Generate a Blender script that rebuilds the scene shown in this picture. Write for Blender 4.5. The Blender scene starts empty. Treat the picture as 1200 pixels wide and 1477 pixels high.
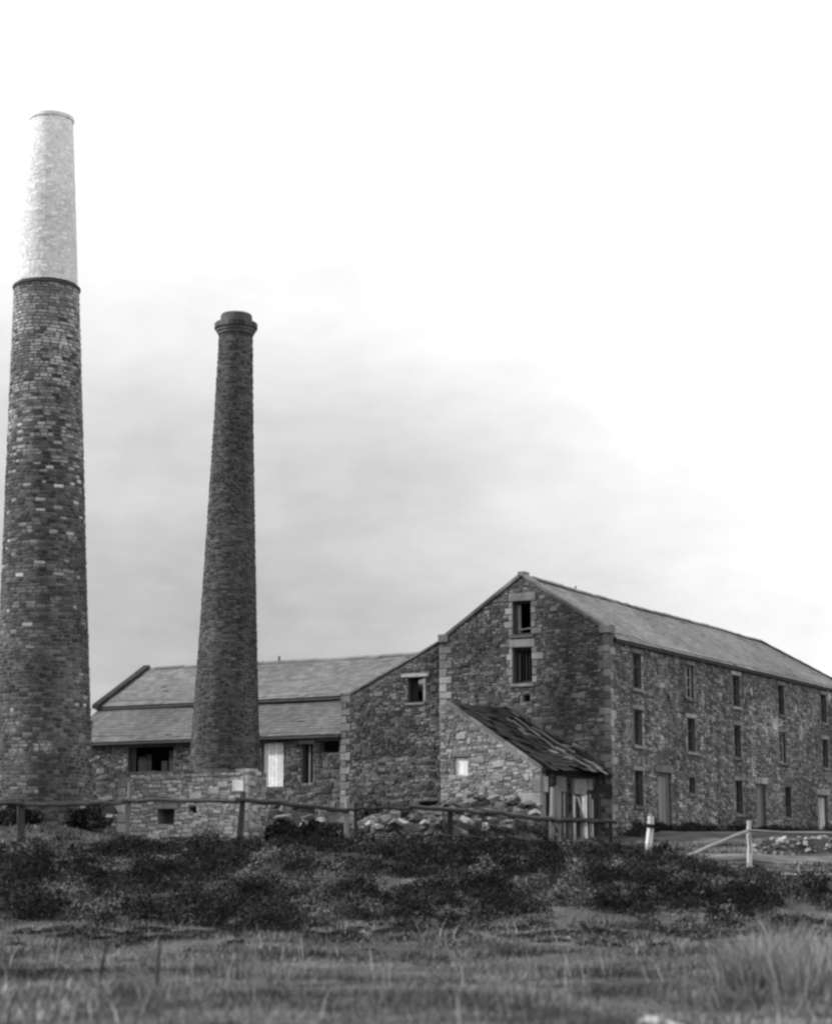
import bpy, math, random
import numpy as np
from mathutils import Vector, Matrix
from mathutils.geometry import tessellate_polygon
SC = bpy.context.scene; COL = SC.collection
rnd = random.Random(11); NP = np.random.default_rng(5)
R = math.radians

# ------------------------------------------------------------ camera
FPX, EYE = 2800.0, 1.6
PITCH = math.atan(492/FPX)
cam = bpy.data.cameras.new('camera'); camo = bpy.data.objects.new('camera', cam); COL.objects.link(camo)
cam.sensor_fit = 'HORIZONTAL'; cam.sensor_width = 36; cam.lens = 36*FPX/1200
cam.clip_start = .5; cam.clip_end = 4000
camo.location = (0, 0, EYE); camo.rotation_euler = (math.pi/2+PITCH, 0, 0)
cam.dof.use_dof = True; cam.dof.focus_distance = 82; cam.dof.aperture_fstop = 1.3
SC.camera = camo
# ------------------------------------------------------------ sky, sun, exposure
SUN_DIR = Vector((-1.0, -.04, .66)).normalized()      # towards the sun: high on the left
el = math.asin(SUN_DIR.z); az = math.atan2(SUN_DIR.x, SUN_DIR.y)
W = bpy.data.worlds.new('World'); SC.world = W; W.use_nodes = True
nt = W.node_tree; N = nt.nodes; L = nt.links; N.clear()
def nd(t, **k):
    n = N.new(t)
    for a, b in k.items(): setattr(n, a, b)
    return n
out = nd('ShaderNodeOutputWorld'); bg = nd('ShaderNodeBackground'); bg.inputs['Strength'].default_value = .1
sky = nd('ShaderNodeTexSky', sky_type='NISHITA', sun_disc=False, sun_elevation=el, sun_rotation=az)
bw = nd('ShaderNodeRGBToBW'); L.new(sky.outputs[0], bw.inputs[0])
tc = nd('ShaderNodeTexCoord'); sp = nd('ShaderNodeSeparateXYZ'); L.new(tc.outputs['Generated'], sp.inputs[0])
ramp = nd('ShaderNodeFloatCurve')
mp = ramp.mapping; cv = mp.curves[0]
pts = [(0, .30), (.08, .30), (.13, .325), (.18, .37), (.23, .45), (.275, .54), (.34, .62), (.45, .64), (1, .62)]
cv.points[0].location = pts[0]; cv.points[1].location = pts[-1]
for q in pts[1:-1]: cv.points.new(*q)
mp.update()
ab = nd('ShaderNodeMath', operation='ABSOLUTE'); L.new(sp.outputs[2], ab.inputs[0]); L.new(ab.outputs[0], ramp.inputs['Value'])
def mth(op, a, b, **k):
    m = nd('ShaderNodeMath', operation=op, **k)
    for i, v in enumerate((a, b)):
        if isinstance(v, (int, float)): m.inputs[i].default_value = v
        else: L.new(v, m.inputs[i])
    return m.outputs[0]
mapn = nd('ShaderNodeMapping'); mapn.inputs['Scale'].default_value = (1, 1, 2.2); L.new(tc.outputs['Generated'], mapn.inputs[0])
n1 = nd('ShaderNodeTexNoise'); n1.inputs['Scale'].default_value = 8; n1.inputs['Detail'].default_value = 8; n1.inputs['Roughness'].default_value = .55; L.new(mapn.outputs[0], n1.inputs['Vector'])
v = mth('MULTIPLY', ramp.outputs[0], 20)                                   # clouds: about 6 at the horizon, 13 overhead
v = mth('ADD', v, mth('MULTIPLY', mth('MINIMUM', mth('MAXIMUM', sp.outputs[0], -.03), .3), 21))
vd = nd('ShaderNodeVectorMath', operation='DOT_PRODUCT'); L.new(tc.outputs['Generated'], vd.inputs[0]); vd.inputs[1].default_value = SUN_DIR
v = mth('ADD', v, mth('MULTIPLY', mth('POWER', mth('MAXIMUM', vd.outputs['Value'], 0), 6), 14))      # thin cloud glowing round the sun
v = mth('ADD', v, mth('MULTIPLY', mth('SUBTRACT', n1.outputs[0], .5), 3.4))
n2 = nd('ShaderNodeTexNoise'); n2.inputs['Scale'].default_value = 38; n2.inputs['Detail'].default_value = 5; L.new(mapn.outputs[0], n2.inputs['Vector'])
v = mth('ADD', v, mth('MULTIPLY', mth('SUBTRACT', n2.outputs[0], .5), 1.6))
v = mth('ADD', mth('MULTIPLY', v, .93), mth('MULTIPLY', mth('MINIMUM', bw.outputs[0], 20), .04))
L.new(v, bg.inputs['Color']); L.new(bg.outputs[0], out.inputs[0])
sun = bpy.data.lights.new('sun', 'SUN'); sun.energy = 4.6; sun.angle = R(4); sun.color = (1, 1, 1)
suno = bpy.data.objects.new('sun', sun); COL.objects.link(suno); suno.location = (0, 0, 60)
suno.rotation_euler = SUN_DIR.to_track_quat('Z', 'Y').to_euler()
vs = SC.view_settings; vs.view_transform = 'Standard'; vs.look = 'None'; vs.exposure = 0; vs.gamma = 1; vs.use_curve_mapping = False
SC.cycles.filter_width = 2.6
SC.cycles.max_bounces = 5

# ------------------------------------------------------------ helpers
def ray(px, py):
    u = (px-600)/FPX; v = (738.5-py)/FPX
    return np.array([u, math.cos(PITCH)-v*math.sin(PITCH), math.sin(PITCH)+v*math.cos(PITCH)])
def at(px, py, Y):
    r = ray(px, py); return r*Y/r[1]+np.array([0, 0, EYE])
TH = R(29.7)
D = np.array([math.sin(TH), math.cos(TH), 0]); G = np.array([math.cos(TH), -math.sin(TH), 0]); Z = np.array([0, 0, 1.])
C0 = at(883, 1195, 80)
def M(a, t, z): return C0+G*a+D*t+Z*z                 # mill frame: a to the right along the gable, t back along the long side
def smooth(e0, e1, x):
    t = np.clip((x-e0)/(e1-e0), 0, 1); return t*t*(3-2*t)
def gh(x, y):                                         # height of the ground
    x = np.asarray(x, float); y = np.asarray(y, float)
    right = smooth(4.5, 10, x)
    a = 1.7*smooth(39, 57, y)+.35*smooth(55, 78, y)
    b = .95*smooth(38, 53, y)+1.0*smooth(52, 76, y)
    h = a*(1-right)+b*right
    h = h+.95*smooth(62, 71, y)*smooth(-8.8, -13.5, x)+.4*smooth(60, 72, y)*smooth(8, -2, x)*(1-smooth(-8.8, -13.5, x))*0
    h = h+.52*smooth(76, 84, y)+.02*np.sin(x*1.3+y*.7)+.03*np.sin(y*.9-x*.45)+.05*np.sin(x*.31+2)*np.sin(y*.37)
    return h+.4*smooth(110, 300, y)
def link(o, parent=None):
    COL.objects.link(o)
    if parent is not None: o.parent = parent
    return o
def thing(name, loc, label, cat, group=None):
    o = bpy.data.objects.new(name, None); link(o); o.location = loc; o.empty_display_size = .5
    o['label'] = label; o['category'] = cat
    if group: o['group'] = group
    return o
def org(o):
    v = Vector((0, 0, 0))
    while o is not None: v = v+Vector(o.location); o = o.parent
    return np.array(v)
class MB:
    def __init__(s): s.v = []; s.f = []
    def add(s, vs, fs):
        k = len(s.v); s.v += [tuple(map(float, q)) for q in vs]; s.f += [tuple(i+k for i in f) for f in fs]; return s
    def box(s, o, U, V, T, j=0):                      # o = corner, U V T = full edge vectors
        o, U, V, T = map(lambda q: np.array(q, float), (o, U, V, T))
        P = [o, o+U, o+U+V, o+V, o+T, o+U+T, o+U+V+T, o+V+T]
        if j: P = [p+np.array([rnd.uniform(-j, j) for _ in range(3)]) for p in P]
        if np.dot(np.cross(U, V), T) < 0: F = [(0, 1, 2, 3), (7, 6, 5, 4), (4, 5, 1, 0), (5, 6, 2, 1), (6, 7, 3, 2), (7, 4, 0, 3)]
        else: F = [(3, 2, 1, 0), (4, 5, 6, 7), (0, 1, 5, 4), (1, 2, 6, 5), (2, 3, 7, 6), (3, 0, 4, 7)]
        return s.add(P, F)
    def bar(s, p, q, w, h=None, seg=4, j=.012, taper=1):           # a rough squared or round timber from p to q
        p, q = np.array(p, float), np.array(q, float); h = h or w
        ax = (q-p)/np.linalg.norm(q-p); up = Z if abs(ax[2]) < .9 else D
        s1 = np.cross(ax, up); s1 /= np.linalg.norm(s1); s2 = np.cross(s1, ax)
        n = 6; P = []; F = []; ph = rnd.uniform(0, .8)
        for i in range(seg+1):
            t = i/seg; c = p+(q-p)*t+(s1*rnd.uniform(-j, j)+s2*rnd.uniform(-j, j)); k = 1+(taper-1)*t
            for m in range(n):
                A = ph+2*math.pi*m/n
                P.append(c+s1*math.cos(A)*w/2*k*rnd.uniform(.88, 1.1)+s2*math.sin(A)*h/2*k*rnd.uniform(.88, 1.1))
        for i in range(seg):
            for m in range(n): F.append((i*n+m, i*n+(m+1) % n, (i+1)*n+(m+1) % n, (i+1)*n+m))
        F.append(tuple(range(n))[::-1]); F.append(tuple(seg*n+m for m in range(n)))
        return s.add(P, F)
    def build(s, name, mat, parent=None, smooth=False):
        o0 = org(parent) if parent is not None else np.zeros(3)
        me = bpy.data.meshes.new(name)
        me.from_pydata([tuple(np.array(q)-o0) for q in s.v], [], s.f); me.update()
        if mat: me.materials.append(mat)
        if smooth: me.polygons.foreach_set('use_smooth', [True]*len(me.polygons))
        return link(bpy.data.objects.new(name, me), parent)
def top(o, label, cat, group=None, kind=None):        # a thing that is one mesh: origin to its base
    me = o.data; n = len(me.vertices); c = np.empty(n*3); me.vertices.foreach_get('co', c); c = c.reshape(-1, 3)
    b = np.array([(c[:, 0].min()+c[:, 0].max())/2, (c[:, 1].min()+c[:, 1].max())/2, c[:, 2].min()])
    me.vertices.foreach_set('co', (c-b).ravel()); o.location = b; me.update()
    o['label'] = label; o['category'] = cat
    if group: o['group'] = group
    if kind: o['kind'] = kind
    return o
def raw_mesh(name, verts, faces4, mat, parent=None, tri=False):     # fast numpy mesh
    k = 3 if tri else 4
    me = bpy.data.meshes.new(name); nv = len(verts); nf = len(faces4)
    me.vertices.add(nv); me.vertices.foreach_set('co', np.asarray(verts, np.float32).ravel())
    me.loops.add(nf*k); me.loops.foreach_set('vertex_index', np.asarray(faces4, np.int32).ravel())
    me.polygons.add(nf); me.polygons.foreach_set('loop_start', np.arange(nf, dtype=np.int32)*k)
    me.polygons.foreach_set('loop_total', np.full(nf, k, np.int32)); me.update(calc_edges=True); me.validate()
    me.materials.append(mat); return link(bpy.data.objects.new(name, me), parent)

# ------------------------------------------------------------ materials (all grey: a monochrome plate)
def mat(name, lo, hi, rough=.9, scale=5, bump=.3, per=True, stain=.35, stain_scale=.22, patch=None, gamma=1.0, mid=None, spec=.25, stretch=None, streak=0):
    m = bpy.data.materials.new(name); m.use_nodes = True; nt = m.node_tree; n = nt.nodes; l = nt.links
    b = n['Principled BSDF']; b.inputs['Roughness'].default_value = rough; b.inputs['Specular IOR Level'].default_value = spec
    def mm(op, x, y, clamp=False):
        q = n.new('ShaderNodeMath'); q.operation = op; q.use_clamp = clamp
        for i, w in enumerate((x, y)):
            if isinstance(w, (int, float)): q.inputs[i].default_value = w
            else: l.new(w, q.inputs[i])
        return q.outputs[0]
    geo = n.new('ShaderNodeNewGeometry')
    pos = geo.outputs['Position']
    if stretch:
        mq = n.new('ShaderNodeMapping'); mq.inputs['Scale'].default_value = stretch; l.new(pos, mq.inputs[0]); pos = mq.outputs[0]
    def noise(sc, det=5, ro=.55):
        q = n.new('ShaderNodeTexNoise'); q.inputs['Scale'].default_value = sc; q.inputs['Detail'].default_value = det; q.inputs['Roughness'].default_value = ro
        l.new(pos, q.inputs['Vector']); return q.outputs[0]
    fine = noise(scale); big = noise(stain_scale, 4)
    if per:
        oi = n.new('ShaderNodeObjectInfo')
        r = mm('FRACT', mm('ADD', mm('MULTIPLY', oi.outputs['Random'], 7.31), geo.outputs['Random Per Island']), 0)
        if gamma != 1: r = mm('POWER', r, gamma)
    else: r = fine
    v = mm('ADD', mm('MULTIPLY', r, hi-lo), lo)
    v = mm('MULTIPLY', v, mm('ADD', mm('MULTIPLY', fine, .9), .55))
    v = mm('MULTIPLY', v, mm('ADD', mm('MULTIPLY', mm('SUBTRACT', big, .5), stain*4), 1))
    if streak:                                         # rain and soot streaks running down the wall
        mq = n.new('ShaderNodeMapping'); mq.inputs['Scale'].default_value = (1.6, 1.6, .13); l.new(geo.outputs['Position'], mq.inputs[0])
        q = n.new('ShaderNodeTexNoise'); q.inputs['Scale'].default_value = 1.0; q.inputs['Detail'].default_value = 5; q.inputs['Roughness'].default_value = .6; l.new(mq.outputs[0], q.inputs['Vector'])
        v = mm('MULTIPLY', v, mm('ADD', mm('MULTIPLY', mm('SUBTRACT', q.outputs[0], .5), streak*4), 1))
    if patch:                                          # pale lichen or limewash patches: (noise scale, threshold, value)
        ps, th, pv = patch; pn = noise(ps, 6, .62)
        k = mm('MULTIPLY', mm('SUBTRACT', pn, th), 14, True)
        v = mm('ADD', mm('MULTIPLY', v, mm('SUBTRACT', 1, k)), mm('MULTIPLY', k, pv))
    v = mm('MAXIMUM', v, .008)
    l.new(v, b.inputs['Base Color'])
    if bump:
        bn = n.new('ShaderNodeBump'); bn.inputs['Strength'].default_value = bump; bn.inputs['Distance'].default_value = .03
        l.new(noise(scale*3.2, 6, .65), bn.inputs['Height']); l.new(bn.outputs[0], b.inputs['Normal'])
    return m
m_stone = mat('sooty_sandstone', .036, .16, scale=2.6, gamma=1.5, patch=(1.3, .66, .26), stain=.5, stain_scale=.5, bump=.7, streak=.45)
m_wing = mat('dark_wet_sandstone', .022, .125, scale=2.6, gamma=1.7, patch=(1.5, .67, .2), stain=.6, stain_scale=.45, bump=.7, streak=.45)
m_side = mat('sooty_sandstone_side', .055, .22, scale=2.6, gamma=1.4, patch=(.7, .6, .42), stain=.7, stain_scale=.3, bump=.7, streak=.45)
m_front = mat('pale_rubble', .2, .52, scale=4, gamma=1.2, patch=(1.2, .64, .55), bump=.7)
m_lean = mat('grey_rubble', .08, .27, scale=3, gamma=1.3, patch=(1.4, .66, .34), bump=.7)
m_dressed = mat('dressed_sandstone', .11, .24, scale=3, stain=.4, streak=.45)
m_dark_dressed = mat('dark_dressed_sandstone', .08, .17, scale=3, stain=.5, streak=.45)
m_mortar = mat('dark_mortar', .035, .12, scale=8, per=False, bump=.5, streak=.45)
m_pmortar = mat('pale_mortar', .07, .22, scale=8, per=False, bump=.5)
m_brick1 = mat('chimney_stone', .03, .13, scale=2.6, gamma=1.6, patch=(.9, .64, .27), stain=.8, stain_scale=.35, bump=.7, streak=.45)
m_brick1b = mat('chimney_stone_pale', .15, .36, scale=2.6, gamma=1.3, stain=.6, stain_scale=.6, bump=.7)
m_brick2 = mat('chimney_brick', .02, .09, scale=4, gamma=1.6, stain=.5, stain_scale=.3, streak=.45)
m_pale = mat('glare_pale_brick', .44, .52, scale=4, stain=.12, stain_scale=.5)  # upper chimney stage: glare bleaching painted into the brick colour
m_glare = mat('glare_white_brick', .56, .74, scale=3, stain=.12, stain_scale=.5, bump=.15)  # glare dissolving the chimney top, painted as whiter brick
m_palem = mat('glare_backing', .5, .65, scale=6, per=False, bump=.2)  # backing of that stage, pale for the same painted glare
m_slate = mat('grey_slate', .085, .14, rough=.85, scale=2.0, stain=.25, stain_scale=.35, gamma=1.2, bump=.2)
m_slate2 = mat('light_slate', .085, .13, rough=.85, scale=2.0, stain=.2, stain_scale=.3, bump=.2)
m_darkslate = mat('black_roof_felt', .008, .026, scale=3, stain=.5)
m_under = mat('roof_boarding', .02, .04, per=False)
m_timber = mat('dark_timber', lo=.018, hi=.055, spec=.08, scale=12, stain=.3, stretch=(1, 1, .15))
m_wood = mat('grey_timber', .10, .2, scale=12, stain=.3, stretch=(1, 1, .15))
m_sash = mat('grey_sash', .05, .12, scale=8, stain=.5, stain_scale=1.5, spec=.08)
m_frame = mat('weathered_paint', .22, .42, scale=8, stain=.5, stain_scale=1.5)
m_white = mat('whitened_timber', .24, .46, scale=10, stain=.5, stain_scale=1.5, stretch=(1, 1, .3))
m_paint = mat('white_painted_board', .55, .72, scale=6, stain=.15, stain_scale=1.2)
m_roofslate = mat('mill_slate', .12, .19, rough=.8, scale=2.0, stain=.3, stain_scale=.35, bump=.2)
m_slate3 = mat('lower_slate', .065, .1, rough=.85, scale=2.0, stain=.25, stain_scale=.3, bump=.2)
m_glass = mat('dusty_dark_glass', .006, .016, rough=.4, scale=3, per=False, bump=0, spec=.12)
m_rock = mat('pale_rock', .035, .24, gamma=2, scale=3, stain=.6, stain_scale=.9, bump=.6)
m_leaf = mat('scrub_leaf', .004, .022, rough=.8, scale=1.3, gamma=1.2, stain=1.2, stain_scale=1.3, bump=0, spec=.02, patch=(1.6, .6, .09))
m_leaf2 = mat('heather_leaf', .014, .045, rough=.8, scale=1.3, gamma=1.2, stain=.6, stain_scale=1.3, bump=0, spec=.02)
m_leaf3 = mat('dry_bracken_leaf', .05, .15, rough=.8, scale=1.3, gamma=1.2, stain=.5, stain_scale=1.3, bump=0, spec=.02)
m_weed = mat('dark_weed', .008, .035, rough=.9, stain=.8, bump=0, spec=.02)
m_twig = mat('scrub_twig', .03, .06)
m_grass = mat('grass_blade', .05, .14, rough=.9, scale=1.1, stain=1.2, stain_scale=.55, bump=0, spec=.04, patch=(.35, .55, .19))
m_reed = mat('tussock_blade', .08, .42, rough=.8, scale=1.5, stain=.4, gamma=1.6, bump=0)
m_ground = mat('rough_ground', .015, .11, spec=.05, scale=.9, per=False, stain=.8, stain_scale=.16, bump=.8)
m_path = mat('worn_earth', .02, .13, scale=1.8, per=False, stain=1.0, stain_scale=.55, bump=.6)
m_iron = mat('dark_iron', .03, .06, per=False)

# ------------------------------------------------------------ stone meshes: eight irregular blocks shared by every wall
def stone_geo(seed, n=8):
    r = random.Random(seed); base = [(-.5, -.34), (-.40, -.5), (.38, -.5), (.5, -.36), (.5, .33), (.39, .5), (-.37, .5), (-.5, .35)]
    if n == 6: base = [(-.5, -.3), (-.3, -.5), (.42, -.48), (.5, .1), (.33, .5), (-.45, .45)]
    ring = [(x*r.uniform(.9, 1), z*r.uniform(.88, 1)) for x, z in base]
    V = []; 
    for (dep, k) in (((.25, 1), (-.62, .99), (-1, .80)) if n == 8 else ((.1, 1), (-1, .82))):
        for x, z in ring: V.append((x*k+(r.uniform(-.03, .03) if k < .9 else 0), dep+(r.uniform(-.12, .12) if k < .9 else 0), z*k))
    F = []
    lv = len(V)//n-1
    for q in range(lv):
        for i in range(n): F.append((q*n+i, q*n+(i+1) % n, (q+1)*n+(i+1) % n, (q+1)*n+i))
    F.append(tuple(lv*n+i for i in range(n)))
    return np.array(V), F
SG6 = [stone_geo(s+50, 6) for s in range(14)]
SG = [stone_geo(s) for s in range(10)]
_sm = {}
def stone_mesh(i, m):
    if (i, m.name) not in _sm:
        me = bpy.data.meshes.new('stone'); me.from_pydata([tuple(q) for q in SG[i][0]], [], SG[i][1]); me.materials.append(m); me.update(); _sm[i, m.name] = me
    return _sm[i, m.name]
CAMP = np.array([0, 0, EYE])
def place_stones(lst, m, parent, nparts, name='stone', stuff='small_stones'):
    """lst: (centre, U, N, w, depth, h, tilt). The nparts largest seen from the camera become objects, the rest one mesh."""
    def vis(s):
        to = CAMP-s[0]; return s[3]*s[5]*float(np.dot(s[2], to))/float(np.dot(to, to))**1.5
    px = ray(0, 0)
    order = sorted(range(len(lst)), key=lambda i: -vis(lst[i]))
    o0 = org(parent)
    Vs = []; Fs = []; k = 0
    for n_, i in enumerate(order):
        c, U, Nn, w, dp, h, tl = lst[i]; vi = rnd.randrange(10)
        ax = U*math.cos(tl)+Z*math.sin(tl); az = -U*math.sin(tl)+Z*math.cos(tl)
        if abs(Nn[2]) > 1e-4: az = np.cross(ax, -Nn)
        if n_ < nparts:
            o = bpy.data.objects.new(name, stone_mesh(vi, m)); link(o, parent)
            Mx = Matrix([[ax[r]*w, -Nn[r]*dp, az[r]*h, (c-o0)[r]] for r in range(3)]+[[0, 0, 0, 1]])
            o.matrix_local = Mx
        else:
            vi = rnd.randrange(14); fl = rnd.choice((-1, 1)); V = SG6[vi][0]; Vs.append(c+np.outer(V[:, 0]*w, ax)+np.outer(V[:, 1]*dp, -Nn)+np.outer(V[:, 2]*h, az)-o0)
            Fs += [tuple(q+k for q in f) for f in SG6[vi][1]]; k += len(V)
    if Vs:
        me = bpy.data.meshes.new(stuff); me.from_pydata(np.concatenate(Vs).tolist(), [], Fs); me.materials.append(m); me.update()
        o = bpy.data.objects.new(stuff, me); link(o, parent); o['kind'] = 'stuff'
def rubble(O, U, Nn, u0, u1, z0, topf, holes, rh=(.10, .17), sw=(.13, .38), dep=(.012, .045), wob=.06):
    """irregular coursed rubble over a face; O world origin of the face, topf(u) its upper edge"""
    out_ = []; z = z0; zt = max(topf(u) for u in np.linspace(u0, u1, 40)); ph = rnd.uniform(0, 6)
    while z < zt:
        h = rnd.uniform(*rh); u = u0
        while u < u1-.05:
            w = rnd.uniform(*sw)*(1.3 if h > .14 else 1); ue = min(u+w, u1)
            if u1-ue < .12: ue = u1
            segs = [(u, ue)]
            for (a, b, c, d) in holes:
                if z+h > c+.03 and z < d-.03:
                    ns = []
                    for (p, q) in segs:
                        if q <= a or p >= b: ns.append((p, q)); continue
                        if p < a: ns.append((p, a))
                        if q > b: ns.append((b, q))
                    segs = ns
            for (p, q) in segs:
                if q-p < .07: continue
                tp = min(topf(p), topf(q))
                zz1 = min(z+h, tp)
                if zz1-z < .05: continue
                cu = (p+q)/2; wz = (wob*math.sin(cu*1.1+ph+z*.8)+.03*math.sin(cu*4.3+z*2.1))*(1 if z+h < tp-.1 and z > z0+.2 else 0)
                jz = rnd.uniform(-.012, .012)
                hh = zz1-z
                if rnd.random() < .09 and z+h < tp-.3 and z > z0+.2 and not any(q > a-.1 and p < b+.1 and z+h > c-.3 and z < d+.3 for a, b, c, d in holes):   # a big block across two courses
                    out_.append((O+U*cu+Z*(z+hh/2+wz), U, Nn, (q-p)*rnd.uniform(1.0, 1.25), dep[1]*1.35, hh*rnd.uniform(1.35, 1.9), rnd.uniform(-.12, .12)))
                elif rnd.random() < .16 and hh > .13 and q-p > .2:      # split into two thin stones
                    k = rnd.uniform(.4, .6)
                    for (zz, h2) in ((z, hh*k), (z+hh*k, hh*(1-k))):
                        out_.append((O+U*cu+Z*(zz+h2/2+wz), U, Nn, q-p-.02, rnd.uniform(*dep), h2-.015, rnd.uniform(-.03, .03)))
                else:
                    out_.append((O+U*cu+Z*(z+hh/2+wz+jz), U, Nn, q-p-.02, rnd.uniform(*dep), hh*rnd.uniform(.8, 1.1)-.006, rnd.uniform(-.10, .10)))
            u = ue
        z += h
    return out_
def prism(mb, O, U, Nn, poly, holes, th):
    """wall with openings: poly [(u,z)], holes [[(u,z)x4]]; front face on O, thickness th away from Nn"""
    loops = [poly]+[[(a, c), (a, d), (b, d), (b, c)] for a, b, c, d in holes]
    flat = [q for lp in loops for q in lp]
    tris = tessellate_polygon([[Vector((q[0], q[1], 0)) for q in lp] for lp in loops])
    n = len(flat); V = [O+U*q[0]+Z*q[1] for q in flat]+[O+U*q[0]+Z*q[1]-Nn*th for q in flat]
    F = []
    for t in tris:
        a, b, c = [np.array(flat[i]) for i in t]; cr = (b-a)[0]*(c-a)[1]-(b-a)[1]*(c-a)[0]
        t = tuple(t) if cr > 0 else tuple(t)[::-1]
        F.append(t); F.append(tuple(i+n for i in t[::-1]))
    k = 0
    for lp in loops:
        m = len(lp)
        for i in range(m): F.append((k+i, k+(i+1) % m, k+(i+1) % m+n, k+i+n))
        k += m
    mb.add(V, F)
def block(parent, name, m, O, U, Nn, a, b, c, d, proud, back=.1, j=.012, label=None):
    """dressed stone over the face rectangle a..b, c..d, standing proud of it"""
    mb = MB(); jj = j
    g = .012
    P = O+U*(a+g)+Z*(c+g)
    w = b-a-2*g; h = d-c-2*g; bv = min(.02, proud*.5, h*.2)
    V = []
    for dp, k in ((-back, 0), (proud-bv, 0), (proud, bv)):
        for (x, zz) in ((k, k), (w-k, k), (w-k, h-k), (k, h-k)): V.append(P+U*(x+rnd.uniform(-jj, jj))+Z*(zz+rnd.uniform(-jj, jj))+Nn*dp)
    F = []
    for q in range(2):
        for i in range(4): F.append((q*4+i, q*4+(i+1) % 4, (q+1)*4+(i+1) % 4, (q+1)*4+i))
    F.append((8, 9, 10, 11)); F.append((3, 2, 1, 0))
    mb.add(V, F); o = mb.build(name, m, parent)
    if label: o['label'] = label
    return o
def window(parent, O, U, Nn, a, b, c, d, depth=.2, bars=(1, 2), fm=None, pane=True, fw=.06, sill=True, lint=True, lm=None, open_sash=False, lh=.24):
    fm = fm or m_wood; lm = lm or m_dark_dressed
    Q = O-Nn*depth
    mb = MB()
    for (x0, x1, y0, y1) in ((a, a+fw, c, d), (b-fw, b, c, d), (a+fw, b-fw, c, c+fw), (a+fw, b-fw, d-fw, d)):
        mb.box(Q+U*x0+Z*y0, U*(x1-x0), Nn*.07, Z*(y1-y0))
    wn = mb.build('window', fm, parent)
    ai, bi, ci, di = a+fw, b-fw, c+fw, d-fw
    for k in range(bars[0]):
        x = ai+(bi-ai)*(k+1)/(bars[0]+1); MB().box(Q+U*(x-.015)+Z*ci+Nn*.012, U*.03, Nn*.04, Z*(di-ci)).build('glazing_bar', fm, wn)
    for k in range(bars[1]):
        y = ci+(di-ci)*(k+1)/(bars[1]+1); MB().box(Q+U*ai+Z*(y-.016)+Nn*.008, U*(bi-ai), Nn*.036, Z*.032).build('glazing_bar', fm, wn)
    if pane: MB().box(Q+U*ai+Z*ci+Nn*.016, U*(bi-ai), Nn*.008, Z*(di-ci)).build('pane', m_glass, wn)
    if sill: block(parent, 'sill', lm, O, U, Nn, a-.12, b+.12, c-.16, c, .10, back=.15)
    if lint: block(parent, 'lintel', lm, O, U, Nn, a-.18, b+.18, d, d+lh, .055)
    return wn
def wave(u): return .03+.022*math.sin(.33*u+1)+.010*math.sin(.9*u)     # old roofs are never straight
def slates(parent, O, U, S, w, ln, m, holes=lambda u, s: False, ex=.23, sw=.32, name='slates', miss=.009):
    """courses of slates over a roof plane: O lower left corner on the boarding, U along the eave, S up the slope"""
    Nr = np.cross(U, S); Nr = Nr/np.linalg.norm(Nr)
    if Nr[2] < 0: Nr = -Nr
    V = []; F = []; k = 0; rows = int(ln/ex)+1; o0 = org(parent)
    fl = np.dot(np.cross(U, S), Nr) > 0
    for r in range(rows):
        s0 = r*ex; s1 = min(s0+ex*1.75, ln); u = -(r % 2)*sw/2
        while u < w:
            ww = sw*rnd.uniform(.9, 1.08); a, b = max(u, 0), min(u+ww, w); u += ww
            if b-a < .05 or holes((a+b)/2, s0+ex/2) or rnd.random() < miss: continue
            sl = rnd.uniform(-.012, .012)-(.09 if rnd.random() < .012 else 0); lift = .026+rnd.uniform(-.004, .008)
            c = []
            for (x, s, hb) in ((a+.004, s0+sl, lift), (b-.004, s0+sl+rnd.uniform(-.006, .006), lift+rnd.uniform(-.003, .003)), (b-.004, s1, .006), (a+.004, s1, .006)):
                c.append(O+U*x+S*s+Nr*(hb+(wave(x)+.012*math.sin(s*2+x*.5) if s > .3 else .03))-o0)
            V += c+[c[0]-Nr*.014, c[1]-Nr*.014]
            F += [(k, k+1, k+2, k+3), (k+4, k+5, k+1, k), (k+4, k, k+3), (k+1, k+5, k+2)] if fl else [(k+3, k+2, k+1, k), (k, k+1, k+5, k+4), (k+3, k, k+4), (k+2, k+5, k+1)]
            k += 6
    me = bpy.data.meshes.new(name); me.from_pydata([tuple(q) for q in V], [], F); me.materials.append(m); me.update()
    o = bpy.data.objects.new(name, me); link(o, parent); o['kind'] = 'stuff'; return o

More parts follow.
